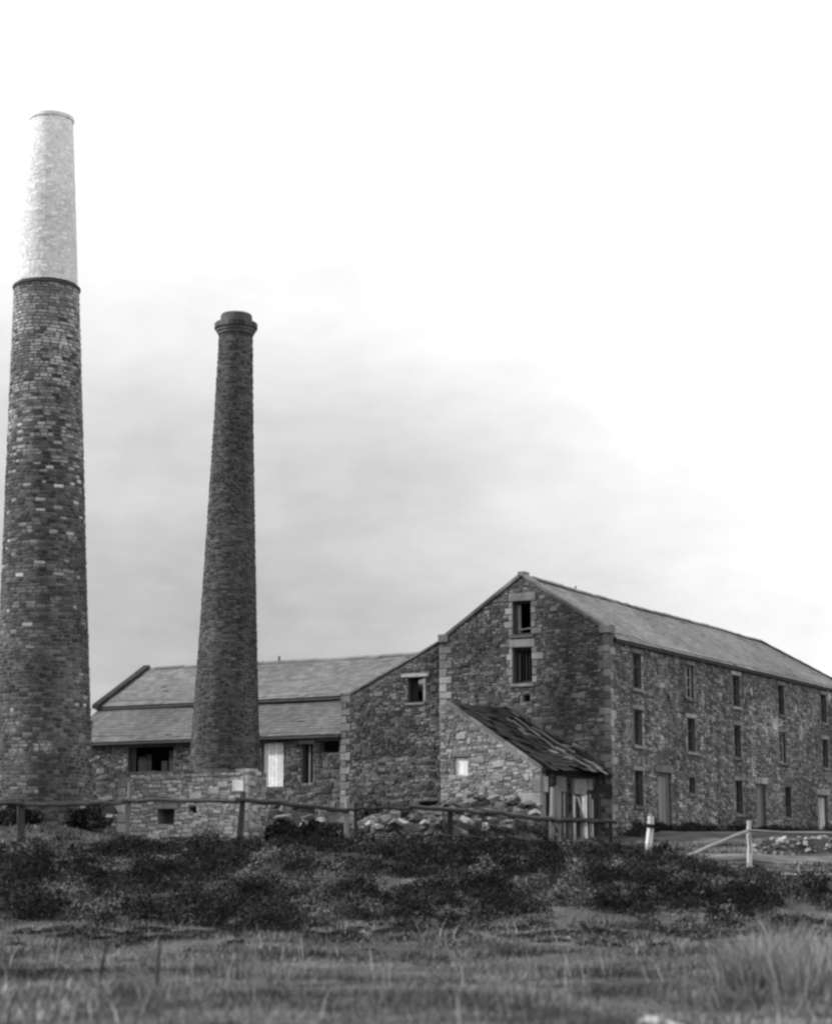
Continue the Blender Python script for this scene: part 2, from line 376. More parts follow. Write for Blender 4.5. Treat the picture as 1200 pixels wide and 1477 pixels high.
# ------------------------------------------------------------ ground
def axis(parts):
    r = []
    for a, b, n in parts: r += list(np.linspace(a, b, n, endpoint=False))
    return np.array(r+[parts[-1][1]])
xs = axis([(-900, -60, 14), (-60, -22, 20), (-22, 22, 100), (22, 60, 20), (60, 900, 14)])
ys = axis([(-60, 8, 14), (8, 90, 200), (90, 140, 20), (140, 1500, 16)])
X, Y = np.meshgrid(xs, ys); Hh = gh(X, Y)
nx, ny = len(xs), len(ys); idx = np.arange(nx*ny).reshape(ny, nx)
fc = np.stack([idx[:-1, :-1], idx[:-1, 1:], idx[1:, 1:], idx[1:, :-1]], -1).reshape(-1, 4)
go = raw_mesh('ground', np.stack([X, Y, Hh], -1).reshape(-1, 3), fc, m_ground); go['kind'] = 'structure'
go.data.polygons.foreach_set('use_smooth', [True]*len(go.data.polygons))
def strip(name, path, m, lift=.025, seg=.5, nw=7):    # a worn track following the ground: path [(x,y,halfwidth)]
    V = []; F = []; rows = 0
    for (p, q) in zip(path[:-1], path[1:]):
        n = max(2, int(math.hypot(q[0]-p[0], q[1]-p[1])/seg))
        for i in range(n):
            t = i/n; x = p[0]+(q[0]-p[0])*t; y = p[1]+(q[1]-p[1])*t; w = p[2]+(q[2]-p[2])*t; dx, dy = q[0]-p[0], q[1]-p[1]; l = math.hypot(dx, dy)
            sx, sy = -dy/l, dx/l
            wl = w*(1+.3*math.sin(rows*.7)+rnd.uniform(-.12, .12)); wr = w*(1+.3*math.sin(rows*.53+2)+rnd.uniform(-.12, .12))
            for k in range(nw):
                s = -wl+(wl+wr)*k/(nw-1); V.append((x+sx*s, y+sy*s, float(gh(x+sx*s, y+sy*s))+lift))
            rows += 1
    for r in range(rows-1):
        for k in range(nw-1): F.append((r*nw+k, r*nw+k+1, (r+1)*nw+k+1, (r+1)*nw+k))
    me = bpy.data.meshes.new(name); me.from_pydata(V, [], F); me.materials.append(m); me.update()
    o = bpy.data.objects.new(name, me); link(o); o['kind'] = 'structure'; return o
strip('path', [(-2, 63.5, .35), (4, 63.5, .5), (8, 63, .9), (12, 62.5, 1.8), (18, 62, 2.4), (26, 61, 2.2)], m_path)
m_pale_earth = mat('pale_trodden_earth', .08, .3, scale=2.2, per=False, stain=.8, stain_scale=.7, bump=.6)
strip('track', [(8.4, 56.2, .3), (9.2, 55.6, .7), (10.2, 55.3, 1.0), (11.2, 55.3, .6), (12.5, 55.6, .3)], m_pale_earth, nw=9, seg=.25)

# ------------------------------------------------------------ the mill
WID, LEN, EAV, RDG = 8.0, 34.6, 7.95, 10.68
mill = thing('stone_mill', M(-WID/2, 0, 0), 'long three storey rubble stone mill with slate roof and two dark openings in its gable', 'mill')
OG = M(-WID, 0, 0)                                    # gable face, u = 0..8
gl = [(3.56, 4.42, 8.13, 9.55), (3.54, 4.44, 6.07, 7.58), (4.02, 4.34, 5.28, 5.58), (3.0, 3.8, .1, 2.0)]
gl_vis = gl[:3]
def gtop(u): return RDG-.06-abs(u-4.0)*(RDG-8.1)/4.0
mb = MB(); prism(mb, OG, G, -D, [(0, -.8), (WID, -.8), (WID, 8.04), (4, RDG-.05), (0, 8.04)], gl_vis, .5)
gw = mb.build('gable_wall', m_mortar, mill)
sur = []                                              # dressed pieces on the gable: list of face rectangles
def dressed(parent, name, m, O, U, Nn, r, proud=.05, **k):
    block(parent, name, m, O, U, Nn, *r, proud, **k); sur.append(r)
sur.clear()
dressed(mill, 'lintel', m_dressed, OG, G, -D, (3.38, 4.66, 9.55, 9.92))
dressed(mill, 'sill', m_dark_dressed, OG, G, -D, (3.42, 4.58, 7.97, 8.13), proud=.09)
dressed(mill, 'lintel', m_dressed, OG, G, -D, (3.40, 4.62, 7.58, 7.95))
dressed(mill, 'sill', m_dark_dressed, OG, G, -D, (3.42, 4.56, 5.90, 6.07), proud=.10)
for (zz, l, r) in ((8.13, .2, .5), (8.43, .42, .22), (8.72, .2, .3), (9.02, .38, .22), (9.3, .2, .34), (6.07, .2, .26), (6.4, .3, .22), (6.74, .16, .3), (7.05, .3, .55), (7.33, .16, .25)):
    hh = .28 if zz > 8 else .3
    a, b = (3.56, 4.42) if zz > 8 else (3.54, 4.44)
    lim = 9.55 if zz > 8 else 7.58
    dressed(mill, 'jamb_stone', m_dressed, OG, G, -D, (a-l, a, zz, min(zz+hh, lim)), proud=.03)
    dressed(mill, 'jamb_stone', m_dressed, OG, G, -D, (b, b+r, zz, min(zz+hh, lim)), proud=.03)
z = 0
i = 0
while z < 7.75:                                       # corner stones, alternately long and short
    h = rnd.uniform(.27, .36)
    ll = (.62, .36)[i % 2]
    big = z > 4.8
    dressed(mill, 'quoin', m_dressed if big else m_dark_dressed, OG, G, -D, (-.02, ll, z, z+h), proud=.045)
    dressed(mill, 'quoin', m_stone if i % 3 else m_dark_dressed, OG, G, -D, (WID-(.28, .5)[i % 2], WID+.03, z, z+h), proud=.03, j=.02)
    z += h; i += 1
dressed(mill, 'kneeler', m_dressed, OG, G, -D, (-.06, .46, 7.98, 8.36), proud=.10, back=.45)
dressed(mill, 'kneeler', m_dark_dressed, OG, G, -D, (WID-.42, WID+.12, 7.98, 8.34), proud=.10, back=.45)
st = rubble(OG, G, -D, 0, WID, -.6, gtop, gl_vis+sur)
place_stones(st, m_stone, gw, 300)
# skew copings
for sgn in (-1, 1):
    p = np.array([4.0, RDG+.02]); q = np.array([4.0+sgn*3.72, 8.24]); n = 6
    for k in range(n):
        A = p+(q-p)*k/n; B = p+(q-p)*(k+1)/n; e = (B-A)/np.linalg.norm(B-A)*.01; A = A+e; B = B-e
        a3 = OG+G*A[0]+Z*A[1]; b3 = OG+G*B[0]+Z*B[1]
        nrm = np.cross((b3-a3), D); nrm /= np.linalg.norm(nrm)
        if nrm[2] < 0: nrm = -nrm
        MB().box(a3-D*.08-nrm*.03, b3-a3, D*.5, nrm*.13, j=.008).build('coping_stone', m_dark_dressed, mill)
MB().box(OG+G*3.86-D*.09+Z*(RDG-.02), G*.28, D*.52, Z*.17, j=.01).build('apex_stone', m_dressed, mill)
# openings in the gable
wn = window(mill, OG, G, -D, 3.56, 4.42, 8.13, 9.55, depth=.22, bars=(0, 0), fm=m_timber, pane=False, fw=.09, sill=False, lint=False)
MB().box(OG+G*3.66+D*.24+Z*8.22, G*.16, D*.04, Z*1.22).build('shutter', m_wood, wn)
MB().bar(OG+G*3.66+D*.18+Z*8.36, OG+G*4.32+D*.18+Z*8.40, .06).build('cross_rail', m_wood, wn)
wn = window(mill, OG, G, -D, 3.54, 4.44, 6.07, 7.58, depth=.3, bars=(4, 0), fm=m_timber, pane=False, fw=.1, sill=False, lint=False)
MB().box(OG+G*3.66+D*.34+Z*6.2, G*.1, D*.03, Z*1.2).build('shutter', m_wood, wn)
# long side wall, u = t
OS = M(0, 0, 0)
cols = [(2.35, 3.3), (8.4, 9.3), (14.25, 15.2), (20.7, 21.6), (27.5, 28.45)]
sw_ = []
for i, (a, b) in enumerate(cols):
    sw_ += [(a, b, 5.88, 7.36), (a, b, 3.48, 4.97)]
low = [(2.35, 3.25, .95, 2.4), (8.45, 9.15, 1.62, 2.3), (14.3, 15.2, .82, 2.36), (21.3, 22.2, .75, 2.25)]
doors = [(4.85, 6.3, -.05, 2.42), (17.1, 18.4, -.05, 2.3), (26.5, 28.0, -.05, 2.0)]
put = [(6.15, 6.45, 5.55, 5.85), (7.1, 7.35, 3.0, 3.25), (11.9, 12.15, .3, .6), (19.5, 19.7, 1.0, 1.2)]
SH = sw_+low+doors+put
mb = MB(); prism(mb, OS, D, G, [(.5, -.8), (LEN, -.8), (LEN, EAV), (.5, EAV)], SH, .5)
sw = mb.build('side_wall', m_mortar, mill); sur.clear()
for i, (a, b, c, d) in enumerate(sw_+low):
    window(mill, OS, D, G, a, b, c, d, depth=.2, bars=(1, 2) if d-c > 1 else (0, 0), fm=m_frame if i in (2, 7) else m_sash, fw=.06, lh=.22,
           lm=m_dressed if i in (9, 3, 4) else m_dark_dressed)
    sur += [(a-.12, b+.12, c-.16, c), (a-.18, b+.18, d, d+.22)]
    zz = c; q_ = 0
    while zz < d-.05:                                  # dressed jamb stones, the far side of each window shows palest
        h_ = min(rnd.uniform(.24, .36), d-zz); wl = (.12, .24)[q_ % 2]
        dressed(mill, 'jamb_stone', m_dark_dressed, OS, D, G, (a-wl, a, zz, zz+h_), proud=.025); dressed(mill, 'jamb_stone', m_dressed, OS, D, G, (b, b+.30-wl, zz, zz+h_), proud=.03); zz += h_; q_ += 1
for i, (a, b, c, d) in enumerate(doors):
    f = MB().box(OS+D*a-G*.2+Z*c, D*.1, G*.1, Z*(d-c)).box(OS+D*(b-.1)-G*.2+Z*c, D*.1, G*.1, Z*(d-c)).box(OS+D*(a+.1)-G*.2+Z*(d-.1), D*(b-a-.2), G*.1, Z*.1).build('door_frame', m_wood, mill)
    dr = MB().box(OS+D*(a+.1)-G*.19+Z*c, D*(b-a-.2), G*.03, Z*(d-c-.1)).build('door', m_wood, mill)
    n = 6
    for k in range(n):
        x = a+.1+(b-a-.2)*k/n; MB().box(OS+D*(x+.008)-G*.158+Z*(c+.02), D*((b-a-.2)/n-.016), G*.02, Z*(d-c-.16)).build('plank', m_white if i == 2 else m_wood, dr)
    block(mill, 'lintel', m_dressed, OS, D, G, a-.3, b+.3, d, d+.34, .06); sur.append((a-.3, b+.3, d, d+.34))
z = 0; i = 0
while z < 7.75:
    h = rnd.uniform(.28, .36); r = (-.04, (.36, .6)[(i+1) % 2], z, z+h)
    block(mill, 'quoin', m_side if i % 3 else m_dark_dressed, OS, D, G, .0, r[1], z, z+h, .03, j=.02); sur.append(r); z += h; i += 1
st = rubble(OS, D, G, .1, LEN, -.6, lambda u: EAV-.05, SH+sur, sw=(.15, .46))
place_stones(st, m_side, sw, 300)
# back walls close the building
MB().box(M(-WID, .5, -.8), D*(LEN-.5), G*.5, Z*(EAV+.8)).build('rear_wall', m_mortar, mill)
MB().box(M(-WID+.5, LEN-.5, -.8), G*(WID-1.0), D*.5, Z*(EAV+.8)).build('end_wall', m_mortar, mill)
for zf in (2.75, 5.2, 7.9): MB().box(M(-WID+.5, .55, zf-.2), G*(WID-1), D*(LEN-1.05), Z*.12).build('floor', m_timber, mill)
# roof with a hip at the far end
ov = .16; sl = math.hypot(4, RDG-EAV); hipT = 29.4
def rp(a, t): return M(a, t, RDG-.1-abs(a+4)*(RDG-EAV)/4)
e_r, e_l = ov, -WID-ov
V = [rp(-4, .42), rp(-4, hipT), M(e_r, LEN+.1, EAV-.2), rp(e_r, .42), M(e_l, LEN+.1, EAV-.2), rp(e_l, .42)]
V[2] = rp(e_r, LEN+.1); V[4] = rp(e_l, LEN+.1)
V += [q-Z*.1 for q in V]
F = [(0, 3, 2, 1), (0, 1, 4, 5), (1, 2, 4), (6, 7, 8, 9), (6, 11, 10, 7), (7, 10, 8), (3, 9, 8, 2), (2, 8, 10, 4), (4, 10, 11, 5), (5, 11, 6, 0), (0, 6, 9, 3)]
rf = MB().add(V, F).build('roof', m_under, mill)
S = rp(-4, 1)-rp(0, 1); S = S/np.linalg.norm(S); slen = float(np.linalg.norm(rp(-4, 1)-rp(e_r, 1)))
def hip(u, s): return (u+.42) > hipT+(LEN-hipT)*(1-s/slen)-.25
def hip_miss(u, s):
    if hip(u, s): return True
    return (23.8 < u < 27.2 and slen-.95 < s < slen-.62 and math.sin(u*2.1) > -.4) or (10.0 < u < 10.4 and slen-.4 < s)
slates(rf, rp(e_r, .44), D, S, LEN-.4, slen, m_roofslate, hip_miss, sw=.36, ex=.26)
S2 = rp(-4, 1)-rp(-8, 1); S2 = S2/np.linalg.norm(S2)
slates(rf, rp(e_l, .44), D, S2, LEN-.4, slen, m_slate, lambda u, s: hip(u+.8, s), sw=.5, ex=.35)
hipS = rp(-4, hipT)-M(-4, LEN+.1, EAV-.2); 
hl = float(np.linalg.norm(hipS)); slates(rf, rp(e_l, LEN+.1), G, hipS/hl, e_r-e_l, hl, m_slate, lambda u, s: abs(u-(e_r-e_l)/2) > (e_r-e_l)/2*(1-s/hl)-.35, sw=.4, ex=.3)
t = .45; k = 0
while t < hipT-.3:                                     # ridge tiles
    if not (9.4 < t < 9.8): 
        h = rnd.uniform(-.01, .015); a = rp(-4, t)+Z*(.07+h+wave(t)); MB().add([a-G*.2-Z*.1, a+Z*.045, a+G*.2-Z*.1, a-G*.2-Z*.1+D*.5, a+Z*(.045+rnd.uniform(-.012, .012))+D*.5, a+G*.2-Z*.1+D*.5], [(0, 1, 4, 3), (1, 2, 5, 4), (0, 2, 1), (3, 4, 5), (0, 3, 5, 2)]).build('ridge_tile', m_slate if k % 3 else m_dark_dressed, rf)
    t += .52; k += 1
for ee in (e_r, e_l):                                  # hip tiles
    A = rp(-4, hipT); B = rp(ee, LEN+.1); n = 14
    for k in range(n): MB().bar(A+(B-A)*(k/n)+Z*.05, A+(B-A)*((k+1.08)/n)+Z*.05, .4, .16, seg=1, j=0).build('hip_tile', m_slate, rf)
MB().bar(rp(-4, 5.4)+Z*.05, rp(-4, 5.4)+Z*.28, .1).build('ridge_stub', m_dark_dressed, rf)
MB().box(OS+D*.5+G*.02+Z*(EAV-.24), D*(LEN-.6), G*.12, Z*.07).build('gutter', m_iron, mill)

# ------------------------------------------------------------ wing wall with half gable, left of the mill
wing = thing('half_gable_wing', M(-10.5, .15, 0), 'dark rubble wing with sloping half gable and one window, left of the mill', 'outbuilding')
OW = M(-13.1, .15, 0)
def wtop(u): return 5.95 if u < .55 else 5.95+(u-.55)*(8.05-5.95)/4.55
wh = [(3.42, 4.18, 5.47, 6.55)]
mb = MB(); prism(mb, OW, G, -D, [(0, -.8), (5.08, -.8), (5.08, wtop(5.08)), (.55, 5.95), (0, 5.95)], wh, .5)
ww = mb.build('half_gable_wall', m_mortar, wing); sur.clear()
window(wing, OW, G, -D, 3.42, 4.18, 5.47, 6.55, depth=.2, bars=(0, 0), fm=m_timber, pane=False, fw=.07, sill=False, lint=False)
MB().box(OW+G*3.49+D*.26+Z*5.55, G*.3, D*.04, Z*.93).build('shutter', m_timber, wing)
dressed(wing, 'lintel', m_dressed, OW, G, -D, (3.1, 4.5, 6.55, 6.72), proud=.1)
dressed(wing, 'jamb_stone', m_dressed, OW, G, -D, (4.18, 4.34, 5.47, 6.0), proud=.03); dressed(wing, 'jamb_stone', m_dressed, OW, G, -D, (4.18, 4.34, 6.0, 6.55), proud=.03)
dressed(wing, 'sill', m_dressed, OW, G, -D, (3.25, 4.3, 5.33, 5.47), proud=.07)
z = 0; i = 0
while z < 5.6:
    h = rnd.uniform(.25, .36); dressed(wing, 'quoin', m_dark_dressed, OW, G, -D, (-.02, (.5, .3)[i % 2], z, z+h), proud=.04); z += h; i += 1
place_stones(rubble(OW, G, -D, 0, 5.08, -.6, lambda u: wtop(u)-.04, wh+sur), m_wing, ww, 220)
n = 6
for k in range(n):
    A = OW+G*(.5+4.55*k/n+.01)+Z*wtop(.55+4.55*k/n); B = OW+G*(.5+4.55*(k+1)/n-.01)+Z*wtop(.55+4.55*(k+1)/n)
    MB().box(A-D*.06, B-A, D*.45, Z*.09, j=.008).build('coping_stone', m_dark_dressed, wing)
MB().box(OW-D*.06-G*.05+Z*5.93, G*.56, D*.45, Z*.1, j=.008).build('coping_stone', m_dark_dressed, wing)
A = OW+D*.5+Z*(wtop(.55)-.12)+G*.0; B = OW+D*.5+G*5.05+Z*(wtop(5.05)-.12)
MB().box(A, B-A, D*2.6, Z*.1).build('roof', m_slate, wing)
MB().box(OW+D*.5, G*.45, D*2.6, Z*5.6).build('side_wall', m_mortar, wing)

# ------------------------------------------------------------ long slate shed behind
shed = thing('slate_shed', M(-20, .35, 0), 'long low stone shed with two tiers of slate roof running behind the shorter chimney', 'shed')
AL = -28.9
def roofplane(parent, a0, a1, t0, z0, t1, z1, m, sw=.36, ex=.26):
    p, q, r, s = M(a0, t0, z0), M(a1, t0, z0), M(a1, t1, z1), M(a0, t1, z1)
    V = [p, q, r, s]; V += [v-Z*.09 for v in V]
    ro = MB().add(V, [(0, 1, 2, 3), (7, 6, 5, 4), (4, 5, 1, 0), (5, 6, 2, 1), (6, 7, 3, 2), (7, 4, 0, 3)]).build('roof', m_under, parent)
    S = s-p; l = float(np.linalg.norm(S)); slates(ro, p, G, S/l, a1-a0, l, m, sw=sw, ex=ex); return ro
r1 = roofplane(shed, AL, -13.12, .12, 4.18, 2.75, 5.98, m_slate3)
r2 = roofplane(shed, AL, -8.1, 2.6, 6.1, 6.5, 8.28, m_slate2)
roofplane(shed, AL, -8.1, 10.4, 6.1, 6.5, 8.28, m_slate)
a = AL
while a < -9:                                          # ridge tiles
    w = .6; h = rnd.uniform(-.012, .02); p = M(a, 6.5, 8.32+h+wave(a-AL))
    MB().add([p-D*.18-Z*.08, p+Z*.05, p+D*.18-Z*.08, p-D*.18-Z*.08+G*w, p+Z*.05+G*w, p+D*.18-Z*.08+G*w], [(0, 3, 4, 1), (1, 4, 5, 2), (0, 1, 2), (3, 5, 4), (0, 2, 5, 3)]).build('ridge_tile', m_slate2, r2); a += .61
MB().bar(M(-20.7, 6.5, 8.3), M(-20.7, 6.5, 8.6), .13).build('roof_vent', m_dark_dressed, r2)
MB().box(M(AL, 2.48, 5.98), G*(-13.1-AL+.3), D*.1, Z*.1).build('gutter', m_iron, shed)
MB().box(M(AL, .02, 4.08), G*(-13.15-AL), D*.1, Z*.09).build('gutter', m_iron, shed)
for k in range(5):                                     # dark coping up the left verge
    p = M(AL-.15, 2.4+4.1*k/5+.01, 6.05+2.3*k/5); q = M(AL-.15, 2.4+4.1*(k+1)/5-.01, 6.05+2.3*(k+1)/5)
    MB().box(p, q-p, G*.4, Z*.2, j=.01).build('coping_stone', m_timber, shed)
OH = M(AL, .4, 0); LW = -13.12-AL
hs = []
def sx(px, py):                                        # pixel on the shed's front wall to (u, z)
    r = ray(px, py); n_ = D[:2]; s = (.4+n_@C0[:2])/(n_@r[:2]); q = r*s; return float(G[:2]@(q[:2]-C0[:2]))-AL, float(q[2]+EYE-C0[2])
for (x0, y0, x1, y1) in ((378, 1064, 408, 1135), (436, 1074, 451, 1130), (461, 1060, 489, 1086), (185, 1074, 250, 1125), ):
    a, zt = sx(x0, y0); b, zb = sx(x1, y1); hs.append((a, b, max(zb, .02), min(zt, 3.95)))
mb = MB(); prism(mb, OH, G, -D, [(0, -.8), (LW, -.8), (LW, 4.1), (0, 4.1)], hs, .45); fw = mb.build('front_wall', m_mortar, shed); sur.clear()
for q in (hs[1], hs[2]): dressed(shed, 'lintel', m_dressed, OH, G, -D, (q[0]-.15, q[1]+.12, q[3], min(q[3]+.2, 4.06)), proud=.05)
place_stones(rubble(OH, G, -D, 0, LW, -.2, lambda u: 4.05, hs+sur), m_wing, fw, 200)
a, b, c, d = hs[0]; dr = MB().box(OH+G*a+D*.2+Z*c, G*(b-a), D*.04, Z*(d-c)).build('door', m_paint, shed); dr['label'] = 'white painted door of the shed'
for k in range(6): MB().box(OH+G*(a+(b-a)*k/6+.01)+D*.17+Z*(c+.01), G*((b-a)/6-.02), D*.03, Z*(d-c-.02)).build('plank', m_paint, dr)
a, b, c, d = hs[3]
for k in range(6):
    if k != 3: MB().box(OH+G*(a+(b-a)*k/6+.02)+D*.22+Z*c, G*((b-a)/6-rnd.uniform(.03, .2)), D*.03, Z*(d-c)*rnd.uniform(.55, 1.0), j=.01).build('board', m_timber, shed)
a, b, c, d = hs[1]; MB().box(OH+G*(a+.26)+D*.15+Z*c, G*.09, D*.1, Z*(d-c)).build('door_post', m_wood, shed)
MB().box(M(AL, .85, -.8), G*.45, D*9.3, Z*6.2).build('end_wall', m_mortar, shed)
MB().box(M(AL, 2.9, 4.8), G*(-8.6-AL), D*.35, Z*1.2).build('upper_wall', m_mortar, shed)
MB().box(M(AL, 10.0, -.8), G*(-8.6-AL), D*.3, Z*6.6).build('rear_wall', m_mortar, shed)

# ------------------------------------------------------------ lean-to outbuilding in front of the mill gable
FT = -5.5; GB = -.6
lean = thing('lean_to', M(-2.6, FT, GB), 'single pitch stone lean-to with collapsing black roof against the mill gable', 'outbuilding')
OL = M(-4.92, FT, 0)
LWD = 4.4
def ltop(u): return 4.72+u*.8 if u < .28 else 4.95-(u-.28)*(4.95-2.28)/(LWD-.28)
lh_ = [(.45+.3, 1.35, 1.9, 2.72)]
a, zt = .62, 2.75
mb = MB(); prism(mb, OL, G, -D, [(0, -1.2), (LWD, -1.2), (LWD, 2.28), (.28, 4.95), (0, 4.72)], [(.62, 1.22, 2.0, 2.72)], .45)
lw = mb.build('gable_wall', m_pmortar, lean); sur.clear()
wn = MB().box(OL+G*.62+D*.12+Z*2.0, G*.6, D*.05, Z*.72).build('blocked_window', m_paint, lean); wn['label'] = 'white painted boarding in the small gable window'
for k in range(3): MB().box(OL+G*(.63+k*.2)+D*.09+Z*2.01, G*.185, D*.03, Z*.7, j=.004).build('plank', m_paint, wn)
dressed(lean, 'lintel', m_lean, OL, G, -D, (.5, 1.35, 2.72, 2.9), proud=.04)
dressed(lean, 'corner_block', m_dressed, OL, G, -D, (3.45, 4.42, .75, 1.3), proud=.06)
for r in ((4.1, 4.42, 1.3, 1.9), (4.05, 4.42, .3, .75)): dressed(lean, 'quoin', m_lean, OL, G, -D, r, proud=.04)
place_stones(rubble(OL, G, -D, 0, LWD, -.9, lambda u: ltop(u)-.1, [(.62, 1.22, 2.0, 2.72)]+sur), m_lean, lw, 300)
n = 8
for k in range(n):                                     # pale verge stones
    u0, u1 = .28+(LWD-.28)*k/n, .28+(LWD-.28)*(k+1)/n; A = OL+G*u0+Z*(ltop(u0)-.05); B = OL+G*u1+Z*(ltop(u1)-.05); e = (B-A)*.012
    MB().box(A+e-D*.05, B-A-2*e, D*.32, Z*.085, j=.01).build('verge_stone', m_lean, lean)
# roof: overlapping dark sheets with sag and gaps, rafters beneath
def lp(u, t):                                          # u 0..1 down the slope, t 0..1 back to the mill
    sag = .22*math.sin(math.pi*min(u, 1))*math.sin(math.pi*t)+.10*math.sin(u*9+t*5)*t
    return M(-4.64+4.5*u+.25*t*u, FT+.2+t*5.28, 4.98-2.78*u+.06*t-sag)
rl = MB(); nu, nt_ = 16, 12
V = [lp(i/nu, j/nt_)-Z*.06 for j in range(nt_+1) for i in range(nu+1)]; V2 = [v-Z*.05 for v in V]; nn = len(V); F = []
for j in range(nt_):
    for i in range(nu):
        q = j*(nu+1)+i; F.append((q, q+1, q+nu+2, q+nu+1)); F.append((q+nn+nu+1, q+nn+nu+2, q+nn+1, q+nn))
lr = MB().add(V+V2, F).build('roof', m_darkslate, lean)
for j in range(15):
    for i in range(14):
        t0, t1 = j/15, (j+1)/15-.003; u0, u1 = i/14, (i+1.35)/14
        if rnd.random() < .07: continue
        if t0 > .6 and rnd.random() < .4: continue
        u0 += rnd.uniform(-.012, .012); u1 += rnd.uniform(-.01, .02)
        k = rnd.random(); lift = .03+.03*rnd.random(); e = .0 if k < .8 else .08
        P = [lp(u0, t0)+Z*lift*.2, lp(min(u1, 1.03), t0)+Z*(lift+e), lp(min(u1, 1.03), t1)+Z*(lift+e*.3), lp(u0, t1)+Z*lift*.2]
        P += [p-Z*.015 for p in P]
        pm = m_darkslate if not (t0 > .55 and rnd.random() < .3) else m_wood
        MB().add(P, [(0, 1, 2, 3), (7, 6, 5, 4), (4, 5, 1, 0), (5, 6, 2, 1), (6, 7, 3, 2), (7, 4, 0, 3)]).build('roof_sheet', pm, lr)
for k, (u0, u1, t) in enumerate(((.05, .5, .93), (.3, .75, .86), (.55, .97, .8), (.2, .62, .75), (.5, .98, .96), (.68, 1.0, .68))):
    MB().bar(lp(u0, t)+Z*.12, lp(u1, t-.06)+Z*.10, .09, .05, j=.03).build('fallen_batten', m_wood if k % 2 else m_timber, lr)
for k in range(6):                                     # broken pale flashing against the mill
    u = .1+.8*k/6; a = lp(u, .985); b = lp(u+.11, .985); MB().box(a+Z*.05, b-a, -D*.12, Z*(.1+.1*rnd.random()), j=.03).build('flashing_stone', m_stone, lean)
# right side of the lean-to: posts, planks and a low wall
SA = -.5
OSL = M(SA, FT, 0)
def lside(t): return 2.2
MB().bar(OSL+Z*2.12+D*.1, OSL+Z*2.12+D*5.3, .2, .16, j=.02).build('wall_plate', m_timber, lean)
MB().box(OSL+D*.45-G*.35+Z*-1.0, D*4.9, G*.3, Z*1.5).build('side_wall', m_mortar, lean)
for (t, w, m, z0, z1) in ((.62, .24, m_timber, -1, 2.05), (1.25, .16, m_wood, -1, 1.6), (2.2, .12, m_timber, -1, 1.7), (2.9, .14, m_white, -.9, 1.25), (3.9, .22, m_paint, -.9, 1.3), (4.55, .2, m_white, -.9, 1.15), (5.2, .2, m_timber, -1, 2.05)):
    MB().bar(OSL+D*t+Z*z0, OSL+D*(t+.02)+Z*z1, w, w*.8, j=.01).build('post', m, lean)
for k in range(16):
    t = .9+k*.27
    if k in (6, 11, 12): continue
    MB().box(OSL+D*t-G*.04+Z*-.9, D*.2, G*.03, Z*(2.3+rnd.uniform(-.2, .12)), j=.012).build('plank', (m_timber, m_wood, m_timber)[k % 3], lean)
ls = MB(); 
for (t, w, z0, z1, m) in ((1.3, .9, 1.35, 2.0, m_lean), (2.9, 1.2, 1.3, 1.95, m_front), (4.2, .5, 1.5, 2.0, m_lean), (.15, .4, 1.3, 1.95, m_lean)):
    block(lean, 'infill_stone', m, OSL, D, G, t, t+w, z0, z1, .05)
MB().bar(OSL+G*.12+D*3.0+Z*1.2, OSL+G*.15+D*3.75+Z*.1, .1, j=.01).build('brace', m_white, lean)
MB().box(OSL+G*.08+D*.3+Z*.25, D*5, G*.06, Z*.14, j=.015).build('rail', m_timber, lean)

